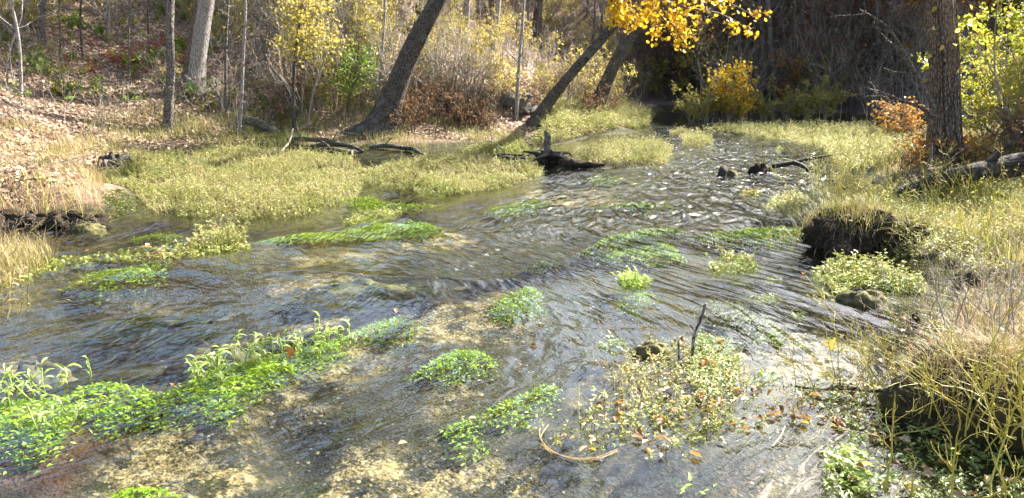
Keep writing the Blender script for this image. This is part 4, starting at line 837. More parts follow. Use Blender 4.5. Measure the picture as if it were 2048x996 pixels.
clump("wide leafy clump at the end of the mossy stone", [(1618, 548), (1660, 526), (1760, 536), (1840, 566), (1850, 590), (1780, 590), (1720, 580), (1670, 600), (1650, 570)], 620, .17, 'marsh_green', 11, .038)
clump("bright lime tuft on a dark root in mid stream", [(1240, 570), (1242, 552), (1268, 546), (1296, 556), (1290, 572), (1262, 576)], 1500, .11, 'cress', 8, .055, lw=.22, droop=-.5, lean=.4)
q = cover_in('leafisland', 480); dl = sd(poly([(1240, 860), (1245, 740), (1270, 700), (1400, 690), (1480, 700), (1500, 770), (1440, 860), (1330, 900)]), q[:, 0], q[:, 1])
q = q[(dl > 0) | (rm.uniform(0, 1, len(q)) < .22)]; dl = sd(poly([(1240, 860), (1245, 740), (1270, 700), (1400, 690), (1480, 700), (1500, 770), (1440, 860), (1330, 900)]), q[:, 0], q[:, 1])
isl = thing("plant_island", "leaf-littered island of yellow herbs in front of the upright snag", "plant", at(1340, 800))
s, l = herb(at_ground(q, -.03), np.where(dl > 0, hgt(q, .05, .13, 3, 62), .04), .5, 10, .024, .4, .0028, rm, .15)
add("stems", [(*s, 0)], [M['stem']], isl)["kind"] = "stuff"; add("leaves", [(*l, 0)], [M['marsh']], isl)["kind"] = "stuff"
q = inpoly(poly([(1380, 740), (1400, 668), (1460, 680), (1480, 720), (1470, 790), (1400, 790)]), 1500, rm)
s, l = herb(at_ground(q, -.01), .02, 1.2, 6, .018, .8, .001, rm, .0)
add("duckweed", [(*l, 0)], [M['duckweed']], isl)
n = 40; q = inpoly(poly([(1150, 860), (1165, 800), (1250, 790), (1260, 860), (1200, 890)]), 16, rm)
s, l = herb(at_ground(q, -.02), .16, .6, 7, .035, .4, .003, rm, .3)
o = thing("straggling_stems", "straggling yellow green stems at the downstream corner of the leafy island", "plant", at(1200, 840)); add("stems", [(*s, 0)], [M['stem']], o)["kind"] = "stuff"; add("leaves", [(*l, 0)], [M['marsh']], o)["kind"] = "stuff"
for lab, pp, per in (("small watercress patch beside the leafy island", [(1500, 760), (1505, 742), (1540, 740), (1560, 756), (1530, 768)], 900), ("pale floating weed pad under the upstream edge of the leafy island", [(1195, 690), (1210, 668), (1245, 672), (1260, 690), (1225, 698)], 700),
                      ("sparse cress clump near the bottom edge beside the yellow twigs", [(1650, 960), (1660, 900), (1690, 880), (1720, 930), (1780, 970), (1700, 985)], 380)):
    clump(lab, pp, per, .07 if per > 500 else .16, 'duckweed' if per == 700 else 'cress', 8, .035 if per > 500 else .05, "cress_clump", lw=.5)
q = cover_in('nearright', 420); s, l = herb(at_ground(q, -.03), hgt(q, .02, .08, 3, 63), .8, 7, .028, .5, .0025, rm, .1)
tag(link("creeping_plants", mk_mesh("creeping_plants", [(*s, 0), (*l, 1)], [M['stem'], M['duckweed']])), "creeping silvery plants over the mud by the mossy mound", "plants", None, "stuff")

# ------------------------------------------------------------------ submerged weed beds
def weed(label, pxpoly, per=1500, mt='weed', ll=.03, lw=.45, z0=-.10, z1=-.03, name="weed_bed", group=None, wisp=0):
    P = pxpoly; q = inpoly(P, int(area(P) * per * 2.6), rm); q = q + .06 * np.column_stack([wob(q[:, 0], q[:, 1], 7, 71), wob(q[:, 0], q[:, 1], 7, 72)]) + rm.normal(0, .028, q.shape); q = q[wob(q[:, 0], q[:, 1], 11, 73) + rm.normal(0, .3, len(q)) > -.85]; ed = sd(P, q[:, 0], q[:, 1]); q = q[rm.uniform(0, 1, len(q)) < .18 + .82 * sm((ed + .06 + .06 * wob(q[:, 0], q[:, 1], 14, 74)) / .2)]; n = len(q); e = sm((sd(P, q[:, 0], q[:, 1]) + .08) / .3)
    bed = gz(q); top = np.maximum(bed + .015, bed + (z1 - bed) * e * (.8 + .2 * wob(q[:, 0], q[:, 1], 9, 70))); z = bed + (top - bed) * rm.uniform(0, 1, n) ** .35
    O = np.column_stack([q, z]); a = .25 + .5 * sm((9 - q[:, 1]) / 5)
    fl = np.column_stack([-np.sin(a), -np.cos(a), 0 * a]); d = fl * (1.6 if wisp else .7) + rm.normal(0, .55 if not wisp else .3, (n, 3)) * [1, 1, .5] + [0, 0, .12]
    L = ll * rm.uniform(.6, 1.4, n) * (1 + wisp)
    t = thing(name, label, "water weed", (*P.mean(0), -.1), group)
    add("leaves", [(*stamp(LEAF4, O, d, rm.normal(0, .4, (n, 3)) + [0, 0, 1], L * lw / (1 + wisp), L), 0)], [M[mt]], t)
    k = max(6, n // 60); i = rm.integers(0, n, k); st = O[i] * [1, 1, 0] + np.column_stack([np.zeros((k, 2)), gz(q[i])])
    tip = O[i] + fl[i] * .08; P3 = np.stack([st, (st + tip) / 2 + [0, 0, .03], tip], 1)
    add("stems", [(*tubes(P3, .003, 3), 0)], [M['weed_dull']], t)["kind"] = "stuff"; return t
weed("long bright weed bed under the leafy cress row", WEEDBEDS[0], 2000, ll=.034)
weed("dark green raft of weed at the upstream end of the cress row", WEEDBEDS[1], 2200, z1=-.005)
weed("rounded bright green weed pillow in the middle of the sandy shallows", WEEDBEDS[2], 2300, z1=-.012)
weed("ragged weed bed between the sandy shallows and the leafy island", WEEDBEDS[3], 1500)
weed("weed patch with pointed upstream end below the riffle", WEEDBEDS[4], 1900)
weed("bright weed bed cut by the bottom edge of the picture", WEEDBEDS[5], 2300)
weed("green weed below the lime tuft on its dark root", WEEDBEDS[6], 1500)
weed("broad yellow green weed bed in the middle riffle", WEEDBEDS[7], 1400, 'weed', .05, .3, wisp=.6)
weed("wispy pale weed trailing beside the broad weed bed", WEEDBEDS[8], 600, 'weed', .06, .2, -.14, -.05, wisp=1.2)
weed("long streaming weed bed reaching to the root hummock", WEEDBEDS[9], 1300, 'weed', .06, .25, -.12, -.02, wisp=1.)
weed("smooth emerald weed streaming below the leafy strip", WEEDBEDS[10], 1100, 'weed', .06, .2, -.14, -.04, wisp=1.)
weed("faint emerald weed patch on the near side of the strip", WEEDBEDS[11], 800, 'weed', .06, .2, -.16, -.06, wisp=1.)
weed("bright weed fringe under the front of the low spit", WEEDBEDS[12], 1400, 'weed', .04)
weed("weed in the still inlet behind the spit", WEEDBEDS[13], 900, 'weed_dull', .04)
weed("olive weed in the slack water below the spit tip", WEEDBEDS[14], 900, 'weed', .04, .3, -.14, -.05)
weed("green weed at the front of the broad marsh mat", WEEDBEDS[15], 900, 'weed', .05, .3)
weed("pale green weed streak in front of the narrow marsh mat", WEEDBEDS[16], 800, 'weed', .06, .2, -.16, -.07, wisp=1.)
weed("pale weed under the fast water near the old stump", WEEDBEDS[17], 600, 'weed', .06, .2, -.16, -.07, wisp=1.)
weed("thin weed streak across the upper riffle", WEEDBEDS[18], 500, 'weed', .06, .2, -.16, -.08, wisp=1.2)
weed("small pale weed tuft in the middle riffle", WEEDBEDS[19], 900, 'weed', .05, .25, -.14, -.05, wisp=.8)
weed("brown green weed bed upstream of the upright snag", WEEDBEDS[20], 900, 'weed_dull', .045, .3, -.12, -.03, wisp=.5)
weed("flecks of green weed right of the upright snag", WEEDBEDS[21], 900, 'weed', .04, .35, -.12, -.03)
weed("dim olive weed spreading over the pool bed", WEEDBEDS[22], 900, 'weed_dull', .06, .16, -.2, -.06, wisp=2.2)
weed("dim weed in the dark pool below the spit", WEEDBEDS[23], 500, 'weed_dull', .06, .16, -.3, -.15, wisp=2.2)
weed("green weed scraps under the bottom corner of the leafy island", WEEDBEDS[24], 500, 'weed', .04)
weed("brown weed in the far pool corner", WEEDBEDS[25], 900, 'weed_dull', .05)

# cress row: big pale leaves standing out of the water, each leaf a part
me_l = mk_mesh("leaf", [(LANCE[0] * [.25, 1, 1.4], LANCE[1], 0)], [M['cress']], True)
def cress(label, line, n, spread, hh, size=.085, extra=500):
    L3 = resample([at(x, y, 0) for x, y in line], 12); t = thing("cress_plant", label, "plant", L3[6])
    ns = n // 6; k = rm.uniform(0, 11, ns); i = np.minimum(k.astype(int), 10); c = L3[i] * (1 - (k - i))[:, None] + L3[i + 1] * (k - i)[:, None]
    c = c + rm.normal(0, spread, (ns, 3)) * [1, 1, 0]; c[:, 2] = -.04
    tip = c + rm.normal(0, .05, (ns, 3)) * [1, 1, 0] + np.column_stack([np.zeros((ns, 2)), .05 + hh * rm.uniform(.5, 1.3, ns)])
    stems = [add("stem", [(*tubes(np.stack([c[i], (c[i] + tip[i]) / 2 + rm.normal(0, .008, 3), tip[i]])[None], np.array([[.005, .004, .003]]), 5), 0)], [M['cress']], t) for i in range(ns)]
    for j in range(n):
        b = tip[j % ns] - [0, 0, hh * .22 * (j // ns)]; a = rm.uniform(0, 6.28); e = rm.uniform(-.2, 1.1)
        place_leaf(me_l, b, (math.cos(a), math.sin(a), e), np.array([0, 0, 1.]) + rm.normal(0, .2, 3), size * rm.uniform(.35, 1.15), stems[j % ns], origin=t.location)
    return t
cress("pale leafy cress row standing out of the long weed bed", [(395, 755), (440, 735), (500, 712), (560, 695), (620, 690), (690, 678)], 270, .07, .09)
cress("cress tuft at the picture edge above the long weed bed", [(-5, 790), (40, 775), (90, 768), (140, 745)], 80, .06, .08)
cress("pale cress leaves rising inside the bright weed near the picture edge", [(40, 850), (80, 838), (120, 835), (135, 822)], 50, .05, .05)

# ------------------------------------------------------------------ logs, stumps, stones
ro = np.random.default_rng(33)
def log(name, label, pts, radii, mt, k=12, n=14, rough=.12, cat="log", stubs=0, group=None, cap_mat='drift'):
    P = resample(pts, n); R = np.interp(np.linspace(0, 1, n), np.linspace(0, 1, len(radii)), radii)
    V, F = tubes(P[None], R[None], k); V = V.reshape(n, k, 3); a = np.arange(k) * 6.283 / k; ph = ro.uniform(0, 6, 2)
    f = 1 + rough * (np.sin(a[None] * 3 + ph[0] + np.arange(n)[:, None] * .5) * .7 + ro.normal(0, .5, (n, k)))
    V = (P[:, None] + (V - P[:, None]) * f[..., None]); t = thing(name, label, cat, P[n // 2] * [1, 1, 1], group)
    bk = add("bark", [(V.reshape(-1, 3), F, 0)], [M[mt]], t, True)
    for w_ in (0, -1):
        if R[w_] > .012: sub_add("broken_end", [(*endcap(V.reshape(-1, 3), n, k, w_), 0)], [M[cap_mat]], bk, t)
    for s in range(stubs):
        i = ro.integers(2, n - 2); d = nrm(np.array([ro.normal(0, .6), ro.normal(0, .6), 1.]))
        q = grow(P[i][None], d[None], np.array([R[i] * ro.uniform(3, 7)]), 4, .15, 0, ro); sub_add("stub", [(*tubes(q, np.linspace(R[i] * .4, R[i] * .12, 4)[None], 6), 0)], [M[mt]], bk, t, True)
    return t
def og(px, py, dz=0.0): p = on_ground(px, py); return p + [0, 0, dz]
log("fallen_log", "dark rotting log sloping down the bank beside the pale sapling", [og(478, 246, .1), og(515, 256, .13), og(552, 272, .08)], [.09, .13, .10], 'log', stubs=2)
log("fallen_log", "weathered grey log stretched along the bank above the broad marsh mat", [og(585, 284, .10), og(615, 290, .12), og(645, 290, .11), og(675, 298, .12), og(705, 300, .09), og(728, 306, .02)], [.045, .06, .05, .055, .04, .03], 'log', n=22, rough=.2, stubs=4)
log("fallen_log", "short mossy log under the weathered grey log", [og(622, 304, .04), og(660, 306, .06), og(705, 308, .04)], [.05, .07, .05], 'log', stubs=1)
log("fallen_log", "grey log with mossy underside near the largest leaner", [og(738, 300, .06), og(770, 298, .09), og(800, 302, .08), og(825, 303, .07), og(845, 310, .02)], [.04, .055, .045, .04, .02], 'log', n=20, rough=.2, stubs=3)
log("dead_stick", "pale stick propped against the end of the weathered grey log", [og(562, 306, .02), og(580, 295, .12), og(588, 288, .35)], [.02, .028, .02], 'drift', 6, 8, .05, "stick")
for lab, pts, r in (("long thin driftwood pole floating between marsh mat and old stump", [(945, 312), (1010, 314), (1070, 318), (1120, 322)], .03), ("crossed driftwood pole lying over the floating pole", [(955, 316), (1010, 308), (1060, 312)], .022),
                    ("slanting bare twig rising from the driftwood poles", [(1035, 318), (1075, 302), (1125, 276)], .016), ("forked pale twig standing among the driftwood poles", [(1020, 316), (1000, 296), (982, 272)], .014)):
    b0 = at(*pts[0], .05); P = [at_y(x, y, b0[1] + .05 * i) for i, (x, y) in enumerate(pts)]
    t = log("driftwood", lab, P, [r, r * .9, r * .5], 'drift' if r < .02 else 'wet_wood', 7, 10, .06, "driftwood")
    if r < .02:
        A, ra = sprout(resample(P, 8)[None], np.full((1, 8), r * .6), 5, .3, 1, .7, .4, 5, .6, .2, .05, ro); add("twigs", [(*tubes(A, np.maximum(ra, .004), 4), 0)], [M['twig_grey']], t)

def lump(c, rx, ry, h, seed, nu=40, nv=20, rough=.16, sub=-.08, sharp=1.0):
    """uneven mound: a closed dome with lumpy radius"""
    u = np.arange(nu) * 2 * math.pi / nu; v = np.linspace(0, 1, nv); r = np.random.default_rng(seed)
    U, Vv = np.meshgrid(u, v); rad = np.cos(Vv * math.pi / 2) ** .75; z = np.sin(Vv * math.pi / 2) ** sharp
    X, Y = np.cos(U), np.sin(U); k = r.uniform(0, 6, 6)
    f = 1 + rough * (np.sin(3 * U + k[0] + 4 * Vv) + .8 * np.sin(5 * U + k[1] - 7 * Vv) + .6 * np.sin(9 * U + k[2] + 11 * Vv) + .5 * r.normal(0, .6, U.shape) * (Vv < .98))
    P = np.stack([c[0] + rx * X * rad * f, c[1] + ry * Y * rad * f, c[2] + sub + (h - sub) * z * (1 + .4 * (f - 1) * (Vv < .98))], -1)
    ix = np.arange(nu * nv).reshape(nv, nu); n = np.roll(ix, -1, 1)
    return P.reshape(-1, 3), np.stack([ix[:-1], n[:-1], n[1:], ix[1:]], -1).reshape(-1, 4), P
# old stump at the head of the marsh island
c = at(1100, 326); sc_ = c[1] / FPX
t = thing("old_stump", "dark rotten stump with a pale upright knob beside the grassy island", "stump", c)
V, F, _ = lump(c + [0, .1, 0], 24 * sc_, .2, 20 * sc_, 2, rough=.34); add("root_mass", [(V, F, 0)], [M['wet_wood']], t, True)
P = resample([c + [-.05, .05, .2], c + [-.07, .04, .38], c + [-.03, .05, .50], c + [-.1, .05, .62]], 9); V, F = tubes(P[None], np.array([[.09, .08, .065, .06, .07, .065, .06, .05, .015]]), 9); V = V + ro.normal(0, .008, V.shape)
add("knob", [(V, F, 0)], [M['bark']], t, True)
for d in ((-1, -.2, .1), (.9, -.4, .05), (.5, -.7, -.05), (-.6, -.6, .1), (1, .1, .25)):
    q = grow(np.array([c + [0, 0, .15]]), np.array([d]), np.array([.55]), 6, .2, -.08, ro); add("root", [(*tubes(q, np.linspace(.06, .015, 6)[None], 6), 0)], [M['wet_wood']], t, True)
log("sunken_log", "black mossy log edging the grassy island from the old stump", [at(1120, 327, .02), at(1150, 328, .04), at(1180, 330, .03), at(1208, 331, .0)], [.07, .08, .07, .04], 'rootmat', 10, 14, .4, cap_mat='rootmat')
# forked driftwood branch in the channel
b0 = at(1520, 340); Yb = b0[1]
P = [at_y(x, y, Yb + .02 * i) for i, (x, y) in enumerate([(1508, 336), (1540, 333), (1585, 326), (1620, 317), (1665, 310)])]
t = log("driftwood_branch", "forked black branch stranded in the channel, roots at its near end", P, [.045, .048, .042, .028, .012], 'wet_wood', 9, 16, .08, "driftwood")
q = resample([at_y(1588, 326, Yb), at_y(1608, 332, Yb - .1), at_y(1620, 346, Yb - .2)], 6); add("fork", [(*tubes(q[None], np.linspace(.05, .02, 6)[None], 7), 0)], [M['wet_wood']], t, True)
for x, y in ((1530, 312), (1522, 318), (1545, 318), (1500, 325), (1510, 345), (1632, 342), (1640, 344)):
    s = at_y(1525 if x < 1600 else 1618, 334 if x < 1600 else 338, Yb); e_ = at_y(x, y, Yb - .05); q = resample([s, (s + e_) / 2 + [.01, 0, .02], e_], 5); add("root", [(*tubes(q[None], np.linspace(.022, .004, 5)[None], 5), 0)], [M['drift'] if y < 320 else M['wet_wood']], t, True)
V, F, _ = lump(at(1518, 342), .16, .1, .13, 4, 20, 8, .25); add("root_ball", [(V, F, 0)], [M['rootmat']], t, True)
# short stub standing in the channel
c = at(1450, 349); log("wood_stub", "short black sawn-off stub poking out of the fast water", [c + [-.05, 0, -.1], c + [-.04, .02, .05], c + [.02, .1, .10]], [.075, .08, .07], 'wet_wood', 14, 8, .08, "stub", cap_mat='wet_wood')
V, F, _ = lump(c + [.13, .02, 0], .12, .08, .07, 7, 16, 8, .2); tag(link("wet_stone", mk_mesh("wet_stone", [(V, F, 0)], [M['mossy_stone']], True)), "small mossy stone touching the black stub in the fast water", "stone")
# big fallen log on the right bank
P = [on_ground(1790, 402) + [0, 0, .1], on_ground(1850, 396) + [0, 0, .2], on_ground(1930, 392) + [0, 0, .28], on_ground(2020, 386) + [0, 0, .38], on_ground(2110, 384) + [0, 0, .42]]
log("fallen_log", "biggest fallen log, grey topped, lying before the vine tree", P, [.07, .11, .14, .155, .15], 'old_log', 20, 30, .10, stubs=3)
log("fallen_log", "lower half-buried log in the dry grass under the biggest log", [on_ground(1820, 372) + [0, 0, .12], on_ground(1880, 370) + [0, 0, .16], on_ground(1960, 374) + [0, 0, .1]], [.1, .12, .1], 'bark_brown', 12, 12, .1, stubs=1)

# hummock of roots on the right bank
c = at(1738, 508) + [0, .35, 0]; t = thing("root_hummock", "overhanging hummock of dark roots topped with yellow twigs and grass", "hummock", c)
V, F, P = lump(c, .54, .42, .36, 12, 56, 22, .22, sharp=.75); add("earth", [(V, F, 0)], [M['rootmat']], t, True)
n = 160; a = ro.uniform(math.pi * .95, math.pi * 2.05, n); rr0 = np.column_stack([np.cos(a) * .55, np.sin(a) * .42]); st = np.column_stack([c[:2] + rr0 * ro.uniform(.85, 1, (n, 1)), ro.uniform(.15, .36, n)])
q = grow(st, np.column_stack([rr0 * .9, -.6 * np.ones(n)]) + ro.normal(0, .25, (n, 3)), ro.uniform(.08, .3, n), 5, .25, -.35, ro)
o = add("hanging_roots", [(*tubes(q, np.linspace(.006, .002, 5)[None], 3), 0)], [M['twig_dark']], t); o["kind"] = "stuff"
n = 1700; q2 = c[:2] + np.column_stack([ro.normal(.02, .3, n), ro.normal(.1, .22, n)]); zt = .36 * np.clip(1 - ((q2[:, 0] - c[0]) / .62) ** 2 - ((q2[:, 1] - c[1]) / .5) ** 2, 0, 1) ** .5
hb = ro.uniform(.08, .3, n); an = ro.uniform(0, 6.28, n)
o = add("grass", [(*blades(np.column_stack([q2, zt]), hb, np.stack([np.cos(an), np.sin(an), 0 * an], -1) * (hb * .7)[:, None], np.full(n, .006), 4), 0)], [M['grass']], t); o["kind"] = "stuff"

# left bank: undercut edge with dark roots, and a dark hole further along
c = at(70, 456) + [0, .25, 0]; t = thing("undercut_bank", "dark undercut bank edge with roots below the tall tan grass", "bank", c)
for j_, (dx, w_, h_) in enumerate(((-.6, .34, .15), (-.15, .3, .11), (.25, .26, .14), (.55, .2, .09))):
    V, F, _ = lump(c + [dx, .03 * (j_ % 2), 0], w_, .24, h_, 15 + j_, 40, 14, .24); add("earth", [(V, F, 0)], [M['rootmat']], t, True)
n = 120; x0 = ro.uniform(-.75, .75, n); st = c + np.column_stack([x0, -.27 + 0 * x0, ro.uniform(.03, .13, n)])
o = add("hanging_roots", [(*tubes(grow(st, ro.normal(0, .4, (n, 3)) + [0, -.5, -.3], ro.uniform(.1, .35, n), 5, .3, -.25, ro), np.linspace(.007, .002, 5)[None], 3), 0)], [M['twig_dark']], t); o["kind"] = "stuff"
c = at(222, 346); t = thing("root_overhang", "small dark root overhang at the back corner of the inlet", "bank", c)
V, F, _ = lump(c + [0, .2, 0], .3, .22, .3, 16, 30, 12, .2); add("earth", [(V, F, 0)], [M['wet_wood']], t, True)
for i in range(4):
    q = grow(np.array([c + [ro.uniform(-.2, .2), 0, .22]]), np.array([[ro.normal(0, .6), -.5, -.1]]), np.array([.35]), 6, .2, -.15, ro); add("root", [(*tubes(q, np.linspace(.03, .01, 6)[None], 6), 0)], [M['drift']], t, True)
# stones
for lab, (x, y), rx, ry, h, mt, s in (("long mossy brown stone by the wide leafy clump", (1738, 612), .21, .13, .10, 'mossy_stone', 21), ("flat mossy stone just upstream of the long mossy stone", (1650, 596), .10, .06, .03, 'mossy_stone', 22),
                                      ("green mossy stone at the water's edge below the undercut bank", (165, 462), .22, .12, .07, 'mossy_stone', 23), ("dark stone in the grass behind the arching dead stems", (1945, 570), .14, .1, .1, 'mossy', 24),
                                      ("wet dark stone poking out near the yellow leaf", (1830, 640), .05, .04, .05, 'mossy', 25), ("earthy dark knob at the upstream edge of the leafy island", (1312, 712), .15, .09, .06, 'mossy_stone', 26)):
    c = at(x, y) + [0, ry * .8, 0]; V, F, _ = lump(c, rx, ry, h, s, 26, 12, .14); tag(link("stone" if s != 26 else "earth_knob", mk_mesh("stone", [(V, F, 0)], [M[mt]], True)), lab, "stone" if s != 26 else "earth")
for lab, (x, y), r_, s in (("dark rock outcrop on the slope behind the crooked sapling", (1030, 218), .5, 31),):
    c = on_ground(x, y); V, F, _ = lump(c, r_, r_ * .7, r_ * .8, s, 24, 10, .22); tag(link("rock", mk_mesh("rock", [(V, F, 0)], [M['rock']], False)), lab, "rock")
for lab, (x, y), rx, ry, z, s in (("broad submerged dark ledge below the standing ripple", (740, 580), .75, .35, -.06, 41), ("submerged brown rock in the pool above the cress row", (420, 700), .35, .16, -.08, 42), ("pale submerged stone at the pool edge by the picture side", (70, 725), .25, .16, -.12, 43)):
    c = at(x, y, -.1) * [1, 1, 0] + [0, 0, -.35]; V, F, _ = lump(c, rx, ry, .35 + z, s, 30, 10, .14, -.1); tag(link("sunken_rock", mk_mesh("sunken_rock", [(V, F, 0)], [M['mossy_stone'] if s != 43 else M['pebble']], True)), lab, "rock")

# mossy mound, near right
c = at(1975, 880) + [.12, .22, 0]; t = thing("mossy_mound", "dark mossy mound under yellow green twigs at the picture edge", "mound", c)
V, F, P = lump(c, .47, .42, .40, 17, 60, 26, .12, sharp=.9); add("earth", [(V, F, 0)], [M['mossy']], t, True)
n = 1500; a = ro.uniform(0, 6.28, n); vv = ro.uniform(.15, .95, n); q = c + np.column_stack([.46 * np.cos(a) * np.cos(vv * 1.57) ** .75, .41 * np.sin(a) * np.cos(vv * 1.57) ** .75, .40 * np.sin(vv * 1.57) ** .9])
o = add("moss", [(*stamp(LEAF4, q, leaf_dirs(n, ro, .3), ro.normal(0, 1, (n, 3)), .008, .022), 0)], [M['weed_dull']], t); o["kind"] = "stuff"

n = 2600; a = ro.uniform(0, 6.28, n); vv = ro.uniform(.12, 1, n); q = c + np.column_stack([.44 * np.cos(a) * np.cos(vv * 1.57) ** .75, .39 * np.sin(a) * np.cos(vv * 1.57) ** .75, .39 * np.sin(vv * 1.57) ** .9]); hb = ro.uniform(.06, .22, n); an = ro.uniform(0, 6.28, n)
o = add("grass", [(*blades(q, hb, np.stack([np.cos(an) - .3, np.sin(an) - .2, 0 * an], -1) * (hb * .9)[:, None], np.full(n, .004), 4), 0)], [M['grass_tan']], t); o["kind"] = "stuff"
# ------------------------------------------------------------------ twiggy plants, each stem a part
def twig_clump(label, base, n, L, lean, mt, r=.005, sub=5, spread=.15, leaves=0, leafm='marsh', up=.05, name="twig_plant", zz=None, wander=.14, sl=.35):
    t = thing(name, label, "plant", base)
    tips = []
    for i in range(n):
        st = np.asarray(base) + [ro.normal(0, spread), ro.normal(0, spread), 0]; st[2] = (g1(st[0], st[1]) if zz is None else zz)
        d = np.array(lean) + ro.normal(0, .35, 3); d[2] = abs(d[2]) + .15
        q = grow(st[None], d[None], np.array([L * ro.uniform(.5, 1.25)]), 8, wander, up, ro); R = np.linspace(r, r * .4, 8)[None]
        A, ra = sprout(q, R, sub, .25, .98, .65, sl, 5, .7, .2, .04, ro); tips += [q[:, ::2][:, :4], A[:, :4]]
        parts = [(*tubes(q, R, 5), 0), (*tubes(A, np.maximum(ra, .0016), 4), 0)]
        if sub > 4:
            B, rb = sprout(A, ra, 2, .3, .98, .6, .45, 4, .7, .2, .02, ro); parts.append((*tubes(B, np.maximum(rb, .0013), 3), 0))
        add("stem", parts, [M[mt]], t)
    if leaves:
        q, _ = along(np.concatenate(tips), leaves, ro); add("leaves", [(*stamp(LEAF4, q, leaf_dirs(leaves, ro), ro.normal(0, 1, (leaves, 3)), .010, .026), 0)], [M[leafm]], t)
    return t
twig_clump("tall thicket of yellow green twigs leaning out from the mossy mound", at(1975, 900) + [.1, -.05, .1], 34, .65, (-.35, -.15, .8), 'twig_yellow', .0045, 6, .2, 160, 'marsh_green', zz=.12)
twig_clump("bare yellow forked branch crossing the bottom corner of the picture", at(1930, 1030), 7, .55, (-.3, .1, .8), 'twig_yellow', .006, 5, .12, 30, 'marsh_green', zz=.02)
twig_clump("open yellow twigs arching over the water beside the mossy mound", at(1790, 780), 16, .6, (-.35, .15, .75), 'twig_yellow', .004, 6, .22, 120, 'marsh_green')
twig_clump("thin reddish yellow stems standing in the water by the yellow leaf", at(1660, 790), 9, .38, (-.05, .05, 1), 'stem', .003, 5, .13, 40, 'marsh')
twig_clump("tangle of dead grey stems on top of the mossy mound", at(1990, 800) + [.1, .25, 0], 22, .55, (-.15, .1, .8), 'twig_grey', .004, 6, .18, 20, 'brown', zz=.33)
twig_clump("pale arching dead stems behind the mossy mound", at(1930, 680), 22, .6, (-.25, .1, .7), 'twig_grey', .0035, 5, .3, 60, 'brown')
twig_clump("straw coloured grassy stems between mossy mound and long stone", at(1880, 660), 34, .42, (-.4, -.1, .7), 'grass_tan', .003, 4, .3, 160, 'marsh')
twig_clump("matted straw stems spilling left of the mossy mound", at(1800, 800), 40, .45, (-.6, -.2, .25), 'stem', .003, 4, .25, 150, 'brown', up=-.02)
twig_clump("yellow twigs sprouting from the upstream end of the root hummock", at(1668, 500) + [0, .25, 0], 20, .75, (-.02, .05, 1), 'twig_yellow', .005, 6, .12, 260, 'marsh', zz=.3)
twig_clump("yellow twigs on the middle of the root hummock", at(1760, 500) + [0, .35, 0], 22, .55, (.1, .0, .9), 'twig_yellow', .0045, 5, .2, 160, 'marsh', zz=.34)
twig_clump("tan stems drooping over the face of the root hummock", at(1770, 505) + [0, .1, 0], 40, .38, (.2, -.8, .1), 'grass', .003, 3, .25, 200, 'marsh', zz=.3, up=-.12)
twig_clump("golden twigs before the biggest fallen log", on_ground(1870, 420), 24, .7, (0, 0, 1), 'twig_yellow', .005, 5, .4, 200, 'yellow')
twig_clump("golden flowering stems at the picture edge on the flat bank", on_ground(1985, 480), 34, .5, (.1, 0, 1), 'twig_yellow', .004, 5, .5, 900, 'limey')
twig_clump("bare twigs standing before the vine tree's marsh", on_ground(1735, 350), 12, .9, (.1, 0, 1), 'twig_yellow', .006, 5, .35, 60, 'marsh')
twig_clump("dark red dry stalks in the tall tan grass", on_ground(52, 420), 12, .75, (0, 0, 1), 'brown', .006, 3, .22, 30, 'brown', sl=.2)
twig_clump("orange twigs leaning in from the picture edge by the spit", at(-10, 590), 16, .7, (.5, 0, .55), 'stem', .004, 5, .15, 60, 'marsh')
twig_clump("yellow bent twigs in the tall tan grass", on_ground(120, 440), 12, .55, (.1, 0, 1), 'twig_yellow', .005, 4, .3, 50, 'marsh')
twig_clump("wiry stems at the upstream corner of the leafy island", at(1250, 770), 14, .22, (-.2, 0, 1), 'stem', .0025, 4, .07, 60, 'marsh')
# dead branch lying under the near twigs
log("dead_branch", "dark dead branch lying in the water under the yellow twigs", [at(1590, 772, .01), at(1640, 782, .04), at(1690, 772, .05), at(1740, 784, .05), at(1800, 776, .08), at(1850, 786, .05)], [.006, .012, .015, .013, .017, .012], 'log', 8, 14, .1, "branch", stubs=5)
# upright snag on the leafy island
b0 = at(1384, 716); P = [b0 + [0, 0, -.03]] + [at_y(x, y, b0[1]) for x, y in ((1386, 690), (1390, 662), (1400, 645), (1405, 628), (1409, 610))]
t = log("snag", "crooked little snag, dark below and white at its tip, on the island", P, [.012, .011, .012, .009, .010, .008], 'bark', 9, 14, .12, "stick")
q = resample([at_y(1405, 632, b0[1]), at_y(1408, 620, b0[1] - .01), at_y(1411, 608, b0[1] - .01)], 5); add("bare_tip", [(*tubes(q[None], np.array([[.0105, .0105, .011, .0095, .005]]), 8), 0)], [M['bark_pale']], t, True)
q = resample([at_y(1391, 662, b0[1]), at_y(1383, 655, b0[1]), at_y(1380, 650, b0[1])], 4); add("stub", [(*tubes(q[None], np.linspace(.007, .003, 4)[None], 6), 0)], [M['bark']], t, True)
b0 = at(1357, 725); log("peg", "short dark peg beside the crooked snag", [b0 + [0, 0, -.02], at_y(1358, 700, b0[1]), at_y(1357, 680, b0[1])], [.008, .007, .005], 'bark', 7, 6, .1, "stick")
